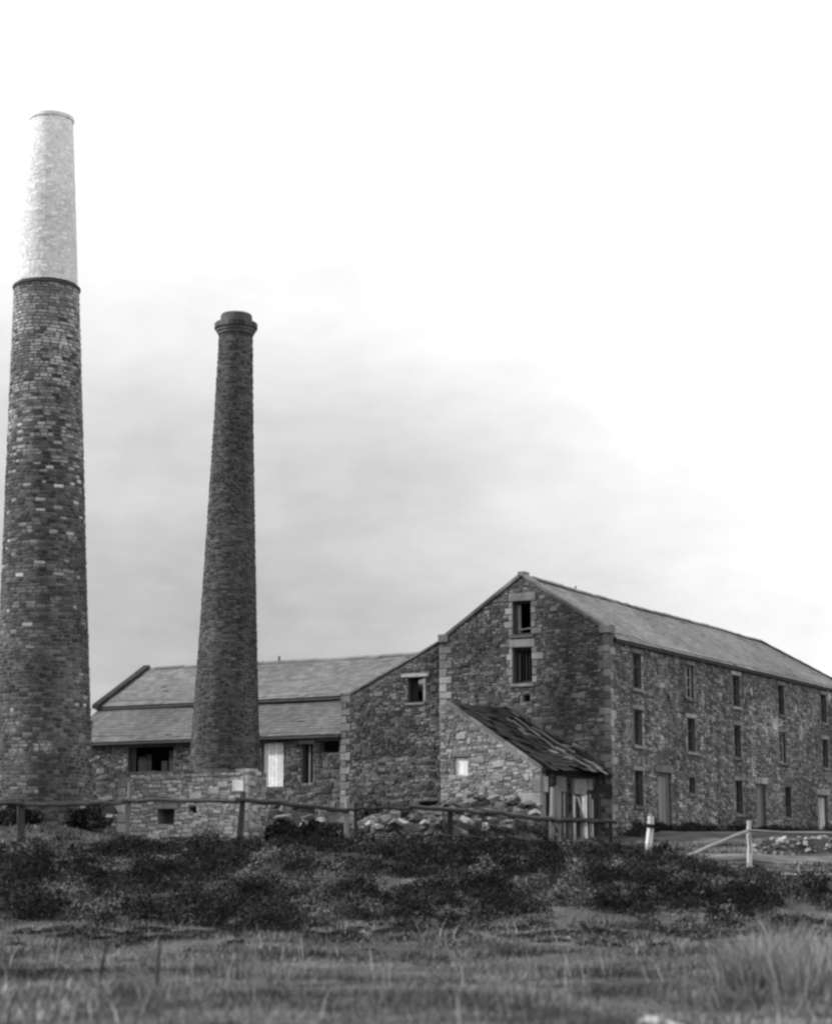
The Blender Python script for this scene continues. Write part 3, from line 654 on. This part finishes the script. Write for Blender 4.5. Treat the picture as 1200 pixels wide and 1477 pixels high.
# ------------------------------------------------------------ chimneys
def chimney(th_, prof, ax, sw, rh, m, mback, nparts, name='stone', dep=(.01, .035), z_end=None, brick=False, part='shaft', pale_mat=None):
    n = 40; V = []; F = []
    for (z, r) in prof:
        c = ax(z)
        for k in range(n): A = 2*math.pi*k/n; V.append((c[0]+r*math.cos(A), c[1]+r*math.sin(A), z))
    for i in range(len(prof)-1):
        for k in range(n): F.append((i*n+k, i*n+(k+1) % n, (i+1)*n+(k+1) % n, (i+1)*n+k))
    sh = MB().add(V, F).build(part, mback, th_)
    zs = [p[0] for p in prof]; rs = [p[1] for p in prof]; z = zs[0]; lst = []
    while z < zs[-1]-.05:
        h = rnd.uniform(*rh); h = min(h, zs[-1]-z); r = float(np.interp(z+h/2, zs, rs)); c = ax(z+h/2)
        A = rnd.uniform(0, 6.28); end = A+2*math.pi
        while A < end-.02:
            w = min(rnd.uniform(*sw), (end-A)*r); Am = A+w/r/2; Nn = np.array([math.cos(Am), math.sin(Am), 0]); U = np.array([-Nn[1], Nn[0], 0])
            lst.append((np.array([c[0], c[1], z+h/2+.02*math.sin(Am*3+z)])+Nn*(r-.012), U, Nn, w-.015, rnd.uniform(*dep), h*rnd.uniform(.8, 1.08)-.006, rnd.uniform(-.05, .05))); A += w/r
        z += h
    if brick:
        Vs = []; Fs = []; k = 0; o0 = org(sh); mi = []
        for (c, U, Nn, w, dp, h, tl) in lst:
            mi += [1 if rnd.random() < float(np.interp(c[2], [22.5, 25, 27.6], [.0, .35, 1])) else 0]*5     # painted glare: whiter bricks more frequent towards the top
            P = [c-U*w/2-Z*h/2-Nn*.02, c+U*w/2-Z*h/2-Nn*.02, c+U*w/2+Z*h/2-Nn*.02, c-U*w/2+Z*h/2-Nn*.02]
            P += [p+Nn*(dp+.02) for p in P]; Vs += [tuple(p-o0) for p in P]
            Fs += [tuple(k+i for i in f) for f in ((4, 5, 6, 7), (0, 1, 5, 4), (1, 2, 6, 5), (2, 3, 7, 6), (3, 0, 4, 7))]; k += 8
        me = bpy.data.meshes.new('bricks'); me.from_pydata(Vs, [], Fs); me.materials.append(m); me.materials.append(m_glare); me.polygons.foreach_set('material_index', mi); me.update(); o = link(bpy.data.objects.new('bricks', me), sh); o['kind'] = 'stuff'
    elif pale_mat is None: place_stones(lst, m, sh, nparts, name)
    else:                                              # paler stones grow more frequent towards the top
        A_, B_ = [], []
        for q in lst: (B_ if rnd.random() < float(np.interp(q[0][2], [11, 15, 19, 21.5], [.02, .22, .75, 1])) else A_).append(q)
        place_stones(A_, m, sh, nparts-100, name); place_stones(B_, pale_mat, sh, 100, name, stuff='small_pale_stones')
    return sh
def ring(parent, name, m, ax, z0, prof, n=44, j=0):      # a turned ring: prof [(dz, r)]
    V = []; F = []
    for (dz, r) in prof:
        c = ax(z0+dz)
        for k in range(n): A = 2*math.pi*k/n; rr = r+rnd.uniform(-j, j); V.append((c[0]+rr*math.cos(A), c[1]+rr*math.sin(A), z0+dz))
    for i in range(len(prof)-1):
        for k in range(n): F.append((i*n+k, i*n+(k+1) % n, (i+1)*n+(k+1) % n, (i+1)*n+k))
    return MB().add(V, F).build(name, m, parent)
# shorter chimney
g2 = float(gh(-7.62, 80))
ax2 = lambda z: (-7.85+.009*(z-2), 80.0)
c2 = thing('capped_chimney', (-7.85, 80, g2), 'complete tapering brick mill chimney with a corbelled cap, the shorter of the two chimneys', 'chimney')
chimney(c2, [(g2-.4, 1.62), (3.2, 1.56), (4.6, 1.46), (9, 1.24), (14.3, 1.02), (20, .80), (23.3, .70)], ax2, (.18, .34), (.085, .125), m_brick2, m_mortar, 300, name='brick', dep=(.012, .04))
ring(c2, 'corbel', m_brick2, ax2, 23.3, [(0, .70), (0, .76), (.12, .78), (.12, .83), (.24, .85), (.24, .88), (.5, .88), (.52, .80), (.54, .6)], j=.012)
cap = ring(c2, 'cap', m_brick2, ax2, 23.78, [(0, .70), (.04, .70), (.36, .66), (.42, .62), (.44, .50), (.1, .48)], j=.008)
for k in range(26):
    A = 2*math.pi*k/26; Nn = np.array([math.cos(A), math.sin(A), 0]); U = np.array([-Nn[1], Nn[0], 0]); c = np.array([ax2(23.3)[0], 80, 23.56])+Nn*.86
    MB().box(c-U*.1-Nn*.05, U*.2, Nn*.10, Z*.21, j=.006).build('corbel_brick', m_brick2, c2)
# taller chimney
g1 = float(gh(-13.4, 70))
def ax1(z): return (float(np.interp(z, [2, 22.5, 29], [-13.30, -13.80, -13.82])), 70.0)
c1 = thing('tall_chimney', (-13.3, 70, g1), 'taller and nearer mill chimney with a dark ring and a pale narrow upper stage', 'chimney')
chimney(c1, [(g1-.4, 1.84), (5.5, 1.72), (12, 1.50), (17, 1.36), (22.35, 1.19)], ax1, (.18, .42), (.10, .16), m_brick1, m_mortar, 300, pale_mat=m_brick1b)
ring(c1, 'ring', m_iron, ax1, 22.3, [(0, 1.17), (.02, 1.25), (.08, 1.26), (.12, 1.24), (.14, 1.0)])
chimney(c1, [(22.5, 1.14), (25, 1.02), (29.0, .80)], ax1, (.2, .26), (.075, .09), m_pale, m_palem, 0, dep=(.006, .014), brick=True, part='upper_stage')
ring(c1, 'rim', m_glare, ax1, 28.95, [(0, .80), (0, .84), (.14, .84), (.14, .55), (-1, .55)])

# ------------------------------------------------------------ small roofless stone block in front of the short chimney
T3 = -16.75
def sk(px, py, T):
    r = ray(px, py); n_ = D[:2]; s = (T+n_@C0[:2])/(n_@r[:2]); q = r*s; return float(G[:2]@(q[:2]-C0[:2])), float(q[2]+EYE-C0[2])
aL, zT = sk(172, 1117, T3); aR, _ = sk(360, 1113, T3); zB = -.6
kil = thing('stone_block', M((aL+aR)/2, T3, zB), 'flat topped pale rubble block with square dark hole, before the shorter chimney', 'stone structure')
OK = M(aL, T3, 0); WK = aR-aL
h1 = sk(228, 1168, T3); h2 = sk(251, 1189, T3); hk = [(h1[0]-aL, h2[0]-aL, h2[1], h1[1])]
h1 = sk(273, 1164, T3); h2 = sk(283, 1173, T3); hk.append((h1[0]-aL, h2[0]-aL, h2[1], h1[1]))
mb = MB(); prism(mb, OK, G, -D, [(0, zB-.4), (WK, zB-.4), (WK, zT), (0, zT)], hk, .55); kw = mb.build('front_wall', m_pmortar, kil); sur.clear()
dressed(kil, 'lintel', m_front, OK, G, -D, (hk[0][0]-.2, hk[0][1]+.2, hk[0][3], hk[0][3]+.16), proud=.05)
dressed(kil, 'pale_block', m_paint, OK, G, -D, (WK-.72, WK-.22, zT-.72, zT-.3), proud=.05)
z = zB; i = 0
while z < zT-.1:
    h = min(rnd.uniform(.26, .38), zT-z)
    dressed(kil, 'quoin', m_front, OK, G, -D, (-.02, (.5, .32)[i % 2], z, z+h), proud=.05); dressed(kil, 'quoin', m_lean, OK, G, -D, (WK-(.2, .2)[i % 2], WK+.02, z, z+h), proud=.05); z += h; i += 1
place_stones(rubble(OK, G, -D, 0, WK, zB-.2, lambda u: zT+.02, hk+sur), m_front, kw, 300)
MB().box(OK+D*.55+Z*(zB-.4), G*WK, D*.5, Z*(zT-zB+.36)).build('rear_wall', m_mortar, kil)
i = 0; u = 0
while u < WK-.1:
    w = min(rnd.uniform(.4, .8), WK-u); MB().box(OK+G*(u+.01)-D*.04+Z*zT, G*(w-.02), D*.6, Z*rnd.uniform(.05, .12), j=.015).build('coping_stone', m_lean, kil); u += w
st = rubble(M(aR, T3, 0), D, G, 0, 1.0, zB-.2, lambda u: zT, []); place_stones(st, m_lean, kil, 40)

# ------------------------------------------------------------ loose walls and rubble
rock_meshes = []
def rock_mesh(seed, m):                               # an angular fallen block with broken corners
    r = random.Random(seed); import bmesh
    bm = bmesh.new(); bmesh.ops.create_cube(bm, size=.86)
    for v in bm.verts: v.co = Vector((v.co.x*r.uniform(.65, 1.2), v.co.y*r.uniform(.65, 1.2), v.co.z*r.uniform(.6, 1.15)))
    bmesh.ops.bevel(bm, geom=bm.edges[:], offset=.07, segments=1, affect='EDGES')
    for v in bm.verts: v.co += Vector((r.uniform(-.03, .03), r.uniform(-.03, .03), r.uniform(-.03, .03)))
    me = bpy.data.meshes.new('boulder'); bm.to_mesh(me); bm.free(); me.materials.append(m); return me
for s in range(7): rock_meshes.append(rock_mesh(s, m_rock))
dark_rocks = [rock_mesh(s+20, m_lean) for s in range(5)]
def rock_pile(name, label, cat, pts, size, meshes, parent_part='stone', n=100, squash=.65, sp=(.5, .3)):
    """a heap or tumbled wall: its stones are parts. pts = [(x, y, height)]"""
    cx = sum(p[0] for p in pts)/len(pts); cy = sum(p[1] for p in pts)/len(pts); cz = float(gh(cx, cy))
    th_ = thing(name, (cx, cy, cz), label, cat)
    for k in range(n):
        t = rnd.random()*(len(pts)-1); i = int(t); f = t-i; p, q = pts[i], pts[i+1]
        hh = (p[2]+(q[2]-p[2])*f); w = sp[0]; layer = rnd.random()**1.1
        x = p[0]+(q[0]-p[0])*f+rnd.uniform(-sp[0], sp[0])*(.3); y = p[1]+(q[1]-p[1])*f+rnd.uniform(-1, 1)*sp[1]*(1.1-layer*.8)
        s = rnd.uniform(*size); o = bpy.data.objects.new(parent_part, rnd.choice(meshes)); link(o, th_)
        z = float(gh(x, y))+layer*hh
        o.location = (x-cx, y-cy, z-cz); o.rotation_euler = (rnd.uniform(-.45, .45), rnd.uniform(-.45, .45), rnd.uniform(0, 6.3)); o.scale = (s*rnd.uniform(1, 1.7), s*rnd.uniform(.8, 1.2), s*squash*rnd.uniform(.8, 1.2))
    return th_
def bxy(px, Yd): q = at(px, 1200, Yd); return float(q[0]), Yd
def P3(px, Yd, h): x, y = bxy(px, Yd); return (x, y, h)
# core of the low walls so that they are solid
def wall_core(name, label, cat, pts, w, m, size, meshes, n, sp, squash=.65):
    t = rock_pile(name, label, cat, pts, size, meshes, n=n, sp=sp, squash=squash)
    mb = MB()
    for p, q in zip(pts[:-1], pts[1:]):
        zp, zq = float(gh(p[0], p[1])), float(gh(q[0], q[1]))
        mb.add([(p[0], p[1]-w, zp-.2), (q[0], q[1]-w, zq-.2), (q[0], q[1]+w, zq-.2), (p[0], p[1]+w, zp-.2), (p[0], p[1]-w*.5, zp+p[2]*.85), (q[0], q[1]-w*.5, zq+q[2]*.85), (q[0], q[1]+w*.5, zq+q[2]*.85), (p[0], p[1]+w*.5, zp+p[2]*.85)],
               [(0, 1, 5, 4), (1, 2, 6, 5), (2, 3, 7, 6), (3, 0, 4, 7), (4, 5, 6, 7)])
    mb.build('wall_core', m, t); return t
wall_core('dry_stone_wall', 'low tumbled dry stone wall of pale stones between the timber fence and the lean-to', 'stone wall',
          [P3(505, 68, .55), P3(560, 68, .75), P3(640, 68, .9), P3(710, 69, .8), P3(780, 70, .75)], .2, m_mortar, (.16, .4), rock_meshes+dark_rocks[:2], 290, (.5, .36))
wall_core('rubble_heap', 'heap of fallen pale stones at the foot of the lean-to gable', 'rubble heap',
          [P3(628, 73.3, 1.3), P3(680, 73.4, 1.7), P3(730, 73, 1.5), P3(775, 72.8, 1.3)], .7, m_mortar, (.18, .45), rock_meshes+dark_rocks[:3], 290, (.6, 1.0))
wall_core('rubble_heap', 'dark rubble heap between the shorter chimney and the half gable wing', 'rubble heap',
          [P3(375, 78, 1.3), P3(420, 78, 1.35), P3(470, 78, 1.1), P3(520, 78, 1.0)], .9, m_mortar, (.25, .7), rock_meshes[:2]+dark_rocks, 110, (.6, .8))
wall_core('rubble_heap', 'low dark spread of broken stone before the half gable wing', 'rubble heap',
          [P3(500, 71.5, .7), P3(550, 71.5, .9), P3(610, 71.5, 1.0), P3(650, 71.5, 1.0)], .7, m_mortar, (.18, .5), dark_rocks+rock_meshes[:2], 190, (.6, 1.0))
wall_core('field_wall', 'dark ruined field wall beside the base of the taller chimney', 'stone wall',
          [P3(100, 74, 1.2), P3(150, 74, 1.0), P3(200, 74, .7)], .35, m_mortar, (.25, .5), dark_rocks, 80, (.5, .35))
wall_core('field_wall', 'low dark wall at the right edge in front of the mill side', 'stone wall',
          [P3(1090, 66, .5), P3(1150, 66, .55), P3(1260, 66, .5)], .22, m_mortar, (.12, .28), dark_rocks, 150, (.5, .25))
# ruined wall with a raking top against the wing
ru = thing('ruined_wall', M(-9.5, -1.2, 0), 'dark ruined rubble wall with a raking left end in front of the half gable wing', 'ruined wall')
OR = M(-11.9, -1.2, 0)
def rt(u): return min(.9+u*1.35, 3.25-.1*u+.12*math.sin(u*5))
pl = [(0, -.8), (6.4, -.8)]+[(u, rt(u)) for u in np.linspace(6.4, 0, 22)]
rh2 = [(3.6, 4.5, -.1, 1.15)]
mb = MB(); prism(mb, OR, G, -D, pl, rh2, .5); rw = mb.build('rubble_core', m_mortar, ru)
place_stones(rubble(OR, G, -D, 0, 6.4, -.4, lambda u: rt(u)+.05, rh2), m_wing, rw, 200)
# scattered boulders
for k in range(46):
    px = rnd.choice([rnd.uniform(380, 500), rnd.uniform(500, 800), rnd.uniform(1040, 1120)]); Yd = rnd.uniform(64, 74) if px < 900 else rnd.uniform(54, 58)
    x, y = bxy(px, Yd); s = rnd.uniform(.15, .38)
    o = bpy.data.objects.new('boulder', rnd.choice(rock_meshes)); link(o); o.location = (x, y, float(gh(x, y))+s*.18); o.scale = (s*rnd.uniform(1, 1.6), s, s*.7); o.rotation_euler = (rnd.uniform(-.2, .2), 0, rnd.uniform(0, 6))
    o['category'] = 'stone'
    o['group'] = 'loose stones by the corner post' if px > 900 else ('loose stones by the stone block' if px < 500 else 'loose stones before the lean-to')
    o['label'] = 'loose pale stone lying beside the white corner post' if px > 900 else ('loose stone lying between the stone block and the wing' if px < 500 else 'loose stone lying among rubble before the lean-to')

# ------------------------------------------------------------ fences
def post(parent, px, Yd, pytop, w, m, lean_px=0, name='post', below=.35):
    x, y = bxy(px, Yd); zg = float(gh(x, y)); tp = at(px+lean_px, pytop, Yd)
    mb = MB(); mb.bar((x, y, zg-below), tuple(tp), w, w*.85, seg=5, j=.012, taper=.85); return mb.build(name, m, parent), tp
YF = 62.
fe = thing('post_and_rail_fence', (bxy(345, YF)[0], YF, float(gh(bxy(345, YF)[0], YF))), 'weathered dark post and rail fence crossing in front of the stone block and rubble', 'fence')
for (px, top_, w, m, lp_) in ((32, 1153, .30, m_timber, -2), (182, 1128, .2, m_wood, 6), (343, 1142, .22, m_timber, 8), (499, 1152, .2, m_wood, 2), (513, 1158, .14, m_timber, 0), (649, 1168, .2, m_timber, 0), (794, 1136, .2, m_wood, 3), (806, 1142, .12, m_wood, 0), (880, 1176, .12, m_timber, 0)):
    post(fe, px, YF, top_, w, m, lp_)
def rail(parent, pts, Yd, w, m, name='rail'):
    w *= 1.3
    for (a, b) in zip(pts[:-1], pts[1:]):
        MB().bar(at(a[0], a[1], Yd-.14), at(b[0], b[1], Yd-.14), w, w*.8, seg=8, j=.03).build(name, m, parent)
rail(fe, [(-60, 1161), (34, 1160)], YF, .12, m_timber)
rail(fe, [(36, 1163), (182, 1158)], YF, .13, m_timber)
rail(fe, [(176, 1155), (345, 1156)], YF, .13, m_timber)
rail(fe, [(340, 1153), (501, 1169)], YF, .14, m_timber)
rail(fe, [(499, 1167), (596, 1166)], YF, .09, m_timber); rail(fe, [(590, 1164), (700, 1172)], YF, .14, m_timber); rail(fe, [(694, 1170), (808, 1184)], YF, .15, m_timber); rail(fe, [(796, 1183), (890, 1186)], YF, .12, m_timber)
rail(fe, [(640, 1205), (800, 1216)], YF, .07, m_timber); rail(fe, [(800, 1215), (930, 1222)], YF, .07, m_timber)
lp1 = thing('leaning_post', (bxy(932, 57)[0], 57, float(gh(bxy(932, 57)[0], 57))), 'short whitened fence post leaning right, alone before the first mill door', 'post')
post(lp1, 931, 57, 1178, .24, m_white, 8, name='shaft'); x, y = bxy(931, 57)
MB().box(at(929, 1194, 56.85), np.array([.28, 0, -.03]), np.array([0, .05, 0]), np.array([0, 0, .12])).build('rail_stub', m_timber, lp1)
f2 = thing('rail_fence', (bxy(1080, 56)[0], 56, float(gh(bxy(1080, 56)[0], 56))), 'white corner post with one fallen diagonal rail and a level rail running off right', 'fence')
post(f2, 1080, 56, 1184, .16, m_white, 0); post(f2, 1230, 56, 1190, .18, m_white, 0)
MB().bar(at(1076, 1200, 55.8), at(966, 1246, 54.6), .14, .11, seg=6, j=.015).build('rail', m_wood, f2)['label'] = 'pale diagonal fallen rail'
MB().bar(at(1078, 1199, 55.85), at(1240, 1204, 55.85), .1, .08, seg=6, j=.022).build('rail', m_wood, f2)
MB().box(at(1080, 1205, 55.9), np.array([.04, 0, 0]), np.array([0, .04, 0]), np.array([0, 0, -.5])).build('wedge', m_wood, f2)
for (px, top_, Yd, lab, ln) in ((146, 1348, 22., 'thin dark crooked stake in the meadow, left one of a pair', 8), (229, 1350, 22., 'thin dark straight stake in the meadow, right one of a pair', 1)):
    x, y = bxy(px, Yd); tp = at(px+ln, top_, Yd); o = MB().bar((x, y, float(gh(x, y))-.2), tp, .05, .05, seg=7, j=.015, taper=.6).build('stake', m_timber); top(o, lab, 'stake')
x, y = at(955, 1470, 18)[:2]; o = bpy.data.objects.new('flat_stone', rock_mesh(77, m_front)); link(o); o.location = (x, y-.1, float(gh(x, y))+.03); o.scale = (.5, .28, .12); o.rotation_euler = (.1, .15, -.7)
o['label'] = 'flat white stone lying in the meadow grass at the bottom edge of the picture'; o['category'] = 'stone'

# ------------------------------------------------------------ vegetation
def leaves(cent, size, out=None):
    n = len(cent); d1 = NP.normal(size=(n, 3)); m2 = NP.normal(size=(n, 3))
    if out is not None: m2 = out*2.2+m2*.6; d1 = np.cross(d1, m2)
    d1 /= np.linalg.norm(d1, axis=1)[:, None]
    d2 = np.cross(d1, m2); d2 /= np.linalg.norm(d2, axis=1)[:, None]
    s = (size*NP.uniform(.6, 1.3, n))[:, None]
    v = np.stack([cent-d1*s, cent+d2*s*.45, cent+d1*s, cent-d2*s*.45], 1).reshape(-1, 3)
    return v, np.arange(n*4).reshape(-1, 4)
# scrub on the bank: lumpy clumps of small leaves
cl = []
tries = 0
while len(cl) < 1000 and tries < 20000:
    tries += 1
    y = rnd.uniform(40.2, 58); x = rnd.uniform(-y*.25-1, y*.25+1)
    px = 600+x/y*FPX
    front = 41.5+1.2*math.sin(x*.6)+(1.8 if x > 3 else 0)+(1.5 if x < -9 else 0)
    back = 57.5 if px < 880 else (57.5-(px-880)/230*7)
    if px > 1090: back = 48; front = 44
    if y < front or y > back: continue
    if px > 1090 and rnd.random() < .6: continue
    r = rnd.choice((rnd.uniform(.2, .36), rnd.uniform(.3, .62)))
    if y > back-2: r = min(r, .42)
    cl.append((x, y, r))
for k in range(420):                                   # low straggling growth at the foot of the bank
    y = 41.5-abs(rnd.gauss(0, 3.4)); x = rnd.uniform(-y*.24-1, y*.24+1); cl.append((x, y, rnd.uniform(.14, .34)))
for k in range(90):
    y = rnd.uniform(44, 56); x = rnd.uniform(y*.16, y*.24+1); cl.append((x, y, rnd.uniform(.12, .26)))
P = []; PN = []; MI = []
for (x, y, r) in cl:
    n = int(600*(r/.55)**1.7); u = NP.normal(size=(n, 3)); u /= np.linalg.norm(u, axis=1)[:, None]; u[:, 2] = np.abs(u[:, 2])
    k = NP.uniform(.8, 1.02, n)*(1+.18*np.sin(u[:, 0]*7+x)*np.cos(u[:, 1]*6+y*3))
    sq = rnd.uniform(.75, 1.2) if y > 41 else rnd.uniform(.35, .6); p = u*(r*k)[:, None]*np.array([1.15, 1, sq]); p[:, 0] += x; p[:, 1] += y
    p[:, 2] += gh(p[:, 0], p[:, 1])-.05; P.append(p); PN.append(u); w_ = .5+.5*math.sin(x*.9+2*math.sin(y*.5))*math.cos(y*.8+x*.3)+rnd.gauss(0, .28); MI += [0 if w_ < .62 else (1 if w_ < .95 else 2)]*n
P = np.concatenate(P); v_, f_ = leaves(P, .036, np.concatenate(PN))
sc_ = raw_mesh('bank_scrub', v_, f_, m_leaf); sc_.data.materials.append(m_leaf2); sc_.data.materials.append(m_leaf3); sc_.data.polygons.foreach_set('material_index', MI); top(sc_, 'dark tangled heather and bramble scrub covering the bank below the fence', 'scrub', kind='stuff')
# dark bushes by the walls
def bush(px, Yd, r, h, lab, n=1500, m=m_leaf):
    x, y = bxy(px, Yd); zg = float(gh(x, y)); t_ = thing('bush', (x, y, zg), lab, 'bush')
    u = NP.normal(size=(n, 3)); u /= np.linalg.norm(u, axis=1)[:, None]; u[:, 2] = np.abs(u[:, 2]); k = NP.uniform(.35, 1, n)**.6*(1+.22*np.sin(u[:, 0]*5+px)*np.cos(u[:, 2]*7))
    p = u*k[:, None]*np.array([r, r*.8, h])
    v, f = leaves(p, .085); raw_mesh('foliage', v, f, m, t_)
    mb = MB()
    for q in range(7): A = rnd.uniform(0, 6.3); mb.bar((x, y, zg-.1), (x+math.cos(A)*r*.6, y+math.sin(A)*r*.6, zg+h*.75), .05, seg=3, taper=.4)
    mb.build('stems', m_twig, t_)
bush(535, 74, 1.0, 1.3, 'dark bush in front of the raking end of the ruined wall'); bush(595, 73, .8, 1.1, 'dark bush right of the middle of the ruined wall')
bush(410, 70, 1.1, .75, 'low dark bush just right of the stone block'); bush(455, 69, 1.0, .7, 'low dark bush behind the fence left of the pale stone wall'); bush(118, 69, .9, .8, 'low dark bush at the foot of the taller chimney'); bush(20, 68, 1.0, .7, 'low dark bush behind the short fence post at the left edge')
PW = []; NW = []  # dark weeds along the mill foot, added in place of a shadow band
for k in range(120):
    t_ = rnd.uniform(.3, 33); a_ = rnd.uniform(.1, .9); q = M(a_, t_, 0); n = 170; u = NP.normal(size=(n, 3)); u /= np.linalg.norm(u, axis=1)[:, None]; u[:, 2] = np.abs(u[:, 2])
    p = u*rnd.uniform(.25, .5)*np.array([1, 1, rnd.uniform(.7, 1.3)]); p[:, 0] += q[0]; p[:, 1] += q[1]; p[:, 2] += gh(p[:, 0], p[:, 1]); PW.append(p); NW.append(u)
for k in range(90):
    px_, Y_ = rnd.uniform(365, 800), rnd.uniform(66, 73.5); n = 150; x, y = bxy(px_, Y_); u = NP.normal(size=(n, 3)); u /= np.linalg.norm(u, axis=1)[:, None]; u[:, 2] = np.abs(u[:, 2])
    p = u*rnd.uniform(.18, .42)*np.array([1, 1, rnd.uniform(.7, 1.6)]); p[:, 0] += x; p[:, 1] += y; p[:, 2] += gh(p[:, 0], p[:, 1])+rnd.choice((0, 0, .35)); PW.append(p); NW.append(u)
v_, f_ = leaves(np.concatenate(PW), .05, np.concatenate(NW)); top(raw_mesh('shade_weeds', v_, f_, m_weed), 'dark weeds among the fallen rubble, added along the mill foot as its shadow band', 'weeds', kind='stuff')
bush(948, 57.5, .55, .5, 'small round bush at the foot of the leaning white post', 700)
# grass
def blades(n, ymin, ymax, hfun, wid, edge=.24, power=1.6, accept=None, xlim=None):
    u = NP.random(n); p = 1-power; y = (ymin**p+u*(ymax**p-ymin**p))**(1/p)
    x = NP.uniform(-1, 1, n)*(y*edge+1)
    if xlim: x = NP.uniform(xlim[0], xlim[1], n)
    if accept is not None: k = accept(x, y); x, y = x[k], y[k]; n = len(x)
    h = hfun(x, y)*NP.uniform(.5, 1.25, n); z = gh(x, y); A = NP.uniform(0, 2*math.pi, n); w = wid*NP.uniform(.6, 1.4, n)*(1+y/60)
    lx, ly = np.cos(A), np.sin(A); B = NP.uniform(0, 2*math.pi, n); ln = h*NP.uniform(.1, .8, n); bx, by = np.cos(B)*ln, np.sin(B)*ln
    base = np.stack([x, y, z-.02], -1)
    c = [base+np.stack([-lx*w, -ly*w, 0*w], -1), base+np.stack([lx*w, ly*w, 0*w], -1)]
    mid = base+np.stack([bx*.35, by*.35, h*.6], -1)
    c += [mid+np.stack([lx*w*.8, ly*w*.8, 0*w], -1), mid-np.stack([lx*w*.8, ly*w*.8, 0*w], -1)]
    tipp = base+np.stack([bx, by, h], -1)
    V = np.stack(c+[tipp], 1).reshape(-1, 3)
    i = np.arange(n)[:, None]*5; return V, np.concatenate([i+np.array([[0, 1, 2]]), i+np.array([[0, 2, 3]]), i+np.array([[3, 2, 4]])])
def pn(x, y): return .5+.25*np.sin(x*1.7+1.3*np.sin(y*.9))+.25*np.sin(y*1.25+1.1*np.sin(x*1.1+2))
V1, F1 = blades(190000, 15.5, 46, lambda x, y: .04+.13*pn(x, y)**1.5, .006, accept=lambda x, y: NP.random(len(x)) < .35+.65*pn(x*1.4+3, y*1.1))
g_ = raw_mesh('meadow_grass', V1, F1, m_grass, tri=True); top(g_, 'short rough grass growing over the foreground meadow', 'grass', kind='stuff')
V1, F1 = blades(45000, 45, 76, lambda x, y: .07+.13*pn(x, y), .012, accept=lambda x, y: ((x > 7) | (y > 57)) & ~((x > 5) & (y > 60.5) & (y < 64.5)) & (NP.random(len(x)) < .3+.7*pn(x, y)))
g_ = raw_mesh('yard_grass', V1, F1, m_grass, tri=True); top(g_, 'patchy grass growing on the ground behind the fence', 'grass', kind='stuff')
V1, F1 = blades(16000, 16.5, 24, lambda x, y: .1+.12*pn(x, y), .007, accept=lambda x, y: (np.hypot((x+4.6)/1.6, (y-20)/3.2)+.35*pn(x*3, y*2) < 1.1) | (np.hypot((x-3.4)/1.5, (y-18.3)/1.0)+.4*pn(x*3, y*3) < 1.1))
g_ = raw_mesh('dry_grass', V1, F1, m_reed, tri=True); top(g_, 'pale dry grass in patches at the lower left and bottom right of the meadow', 'dry grass', kind='stuff')
V1, F1 = blades(700, 17, 40, lambda x, y: .28+.22*pn(x*2, y), .0035)
g_ = raw_mesh('dead_stalks', V1, F1, m_reed, tri=True); top(g_, 'thin dead grass stalks standing out of the meadow turf', 'dry grass', kind='stuff')
def tussock(px, py, n, h, r, lab, grp=None):
    Yd = EYE*FPX/(py-1230)*1.0; x, y = at(px, py, Yd)[:2]; y = Yd; zg = float(gh(x, y))
    A = NP.uniform(0, 6.28, n); rr = r*NP.random(n)**.7; bx, by = x+np.cos(A)*rr, y+np.sin(A)*rr
    hh = h*NP.uniform(.25, 1.15, n)**1.2; A = A+NP.normal(0, .9, n); out_ = rr/r*.3+NP.uniform(0, .6, n)**1.6; w = .0055*NP.uniform(.6, 1.5, n); C_ = NP.uniform(0, 6.28, n); V = []
    for (k, o_, ws) in ((0, 0, 1), (.45, .25, .9), (.8, .6, .6), (1, 1.15, .1)):
        c = np.stack([bx+np.cos(A)*hh*out_*o_*.8, by+np.sin(A)*hh*out_*o_*.8, zg-.03+hh*k*(1-.12*out_*o_)], -1); s = np.stack([np.cos(C_)*w*ws, np.sin(C_)*w*ws, 0*w], -1); V += [c-s, c+s]
    V = np.stack(V, 1).reshape(-1, 3); i = np.arange(n)[:, None]*8
    F = np.concatenate([i+np.array([[0, 1, 3, 2]]), i+np.array([[2, 3, 5, 4]]), i+np.array([[4, 5, 7, 6]])])
    o = raw_mesh('grass_tussock', V, F, m_reed); top(o, lab, 'tussock', 'tall grass tussocks at the lower right')
for (px, py, n_, h_, r_, lab) in ((1062, 1412, 420, .5, .3, 'leftmost and lowest of the tall grass tussocks at the lower right'), (1092, 1428, 900, .68, .42, 'second from left of the tall pale grass tussocks at the lower right'),
        (1130, 1416, 900, .78, .45, 'tallest grass tussock, in the middle of the row at the lower right'), (1165, 1434, 700, .6, .4, 'grass tussock second from the right edge of the picture'), (1200, 1420, 900, .72, .45, 'tall grass tussock cut by the right edge of the picture')):
    tussock(px, py, n_, h_, r_, lab)
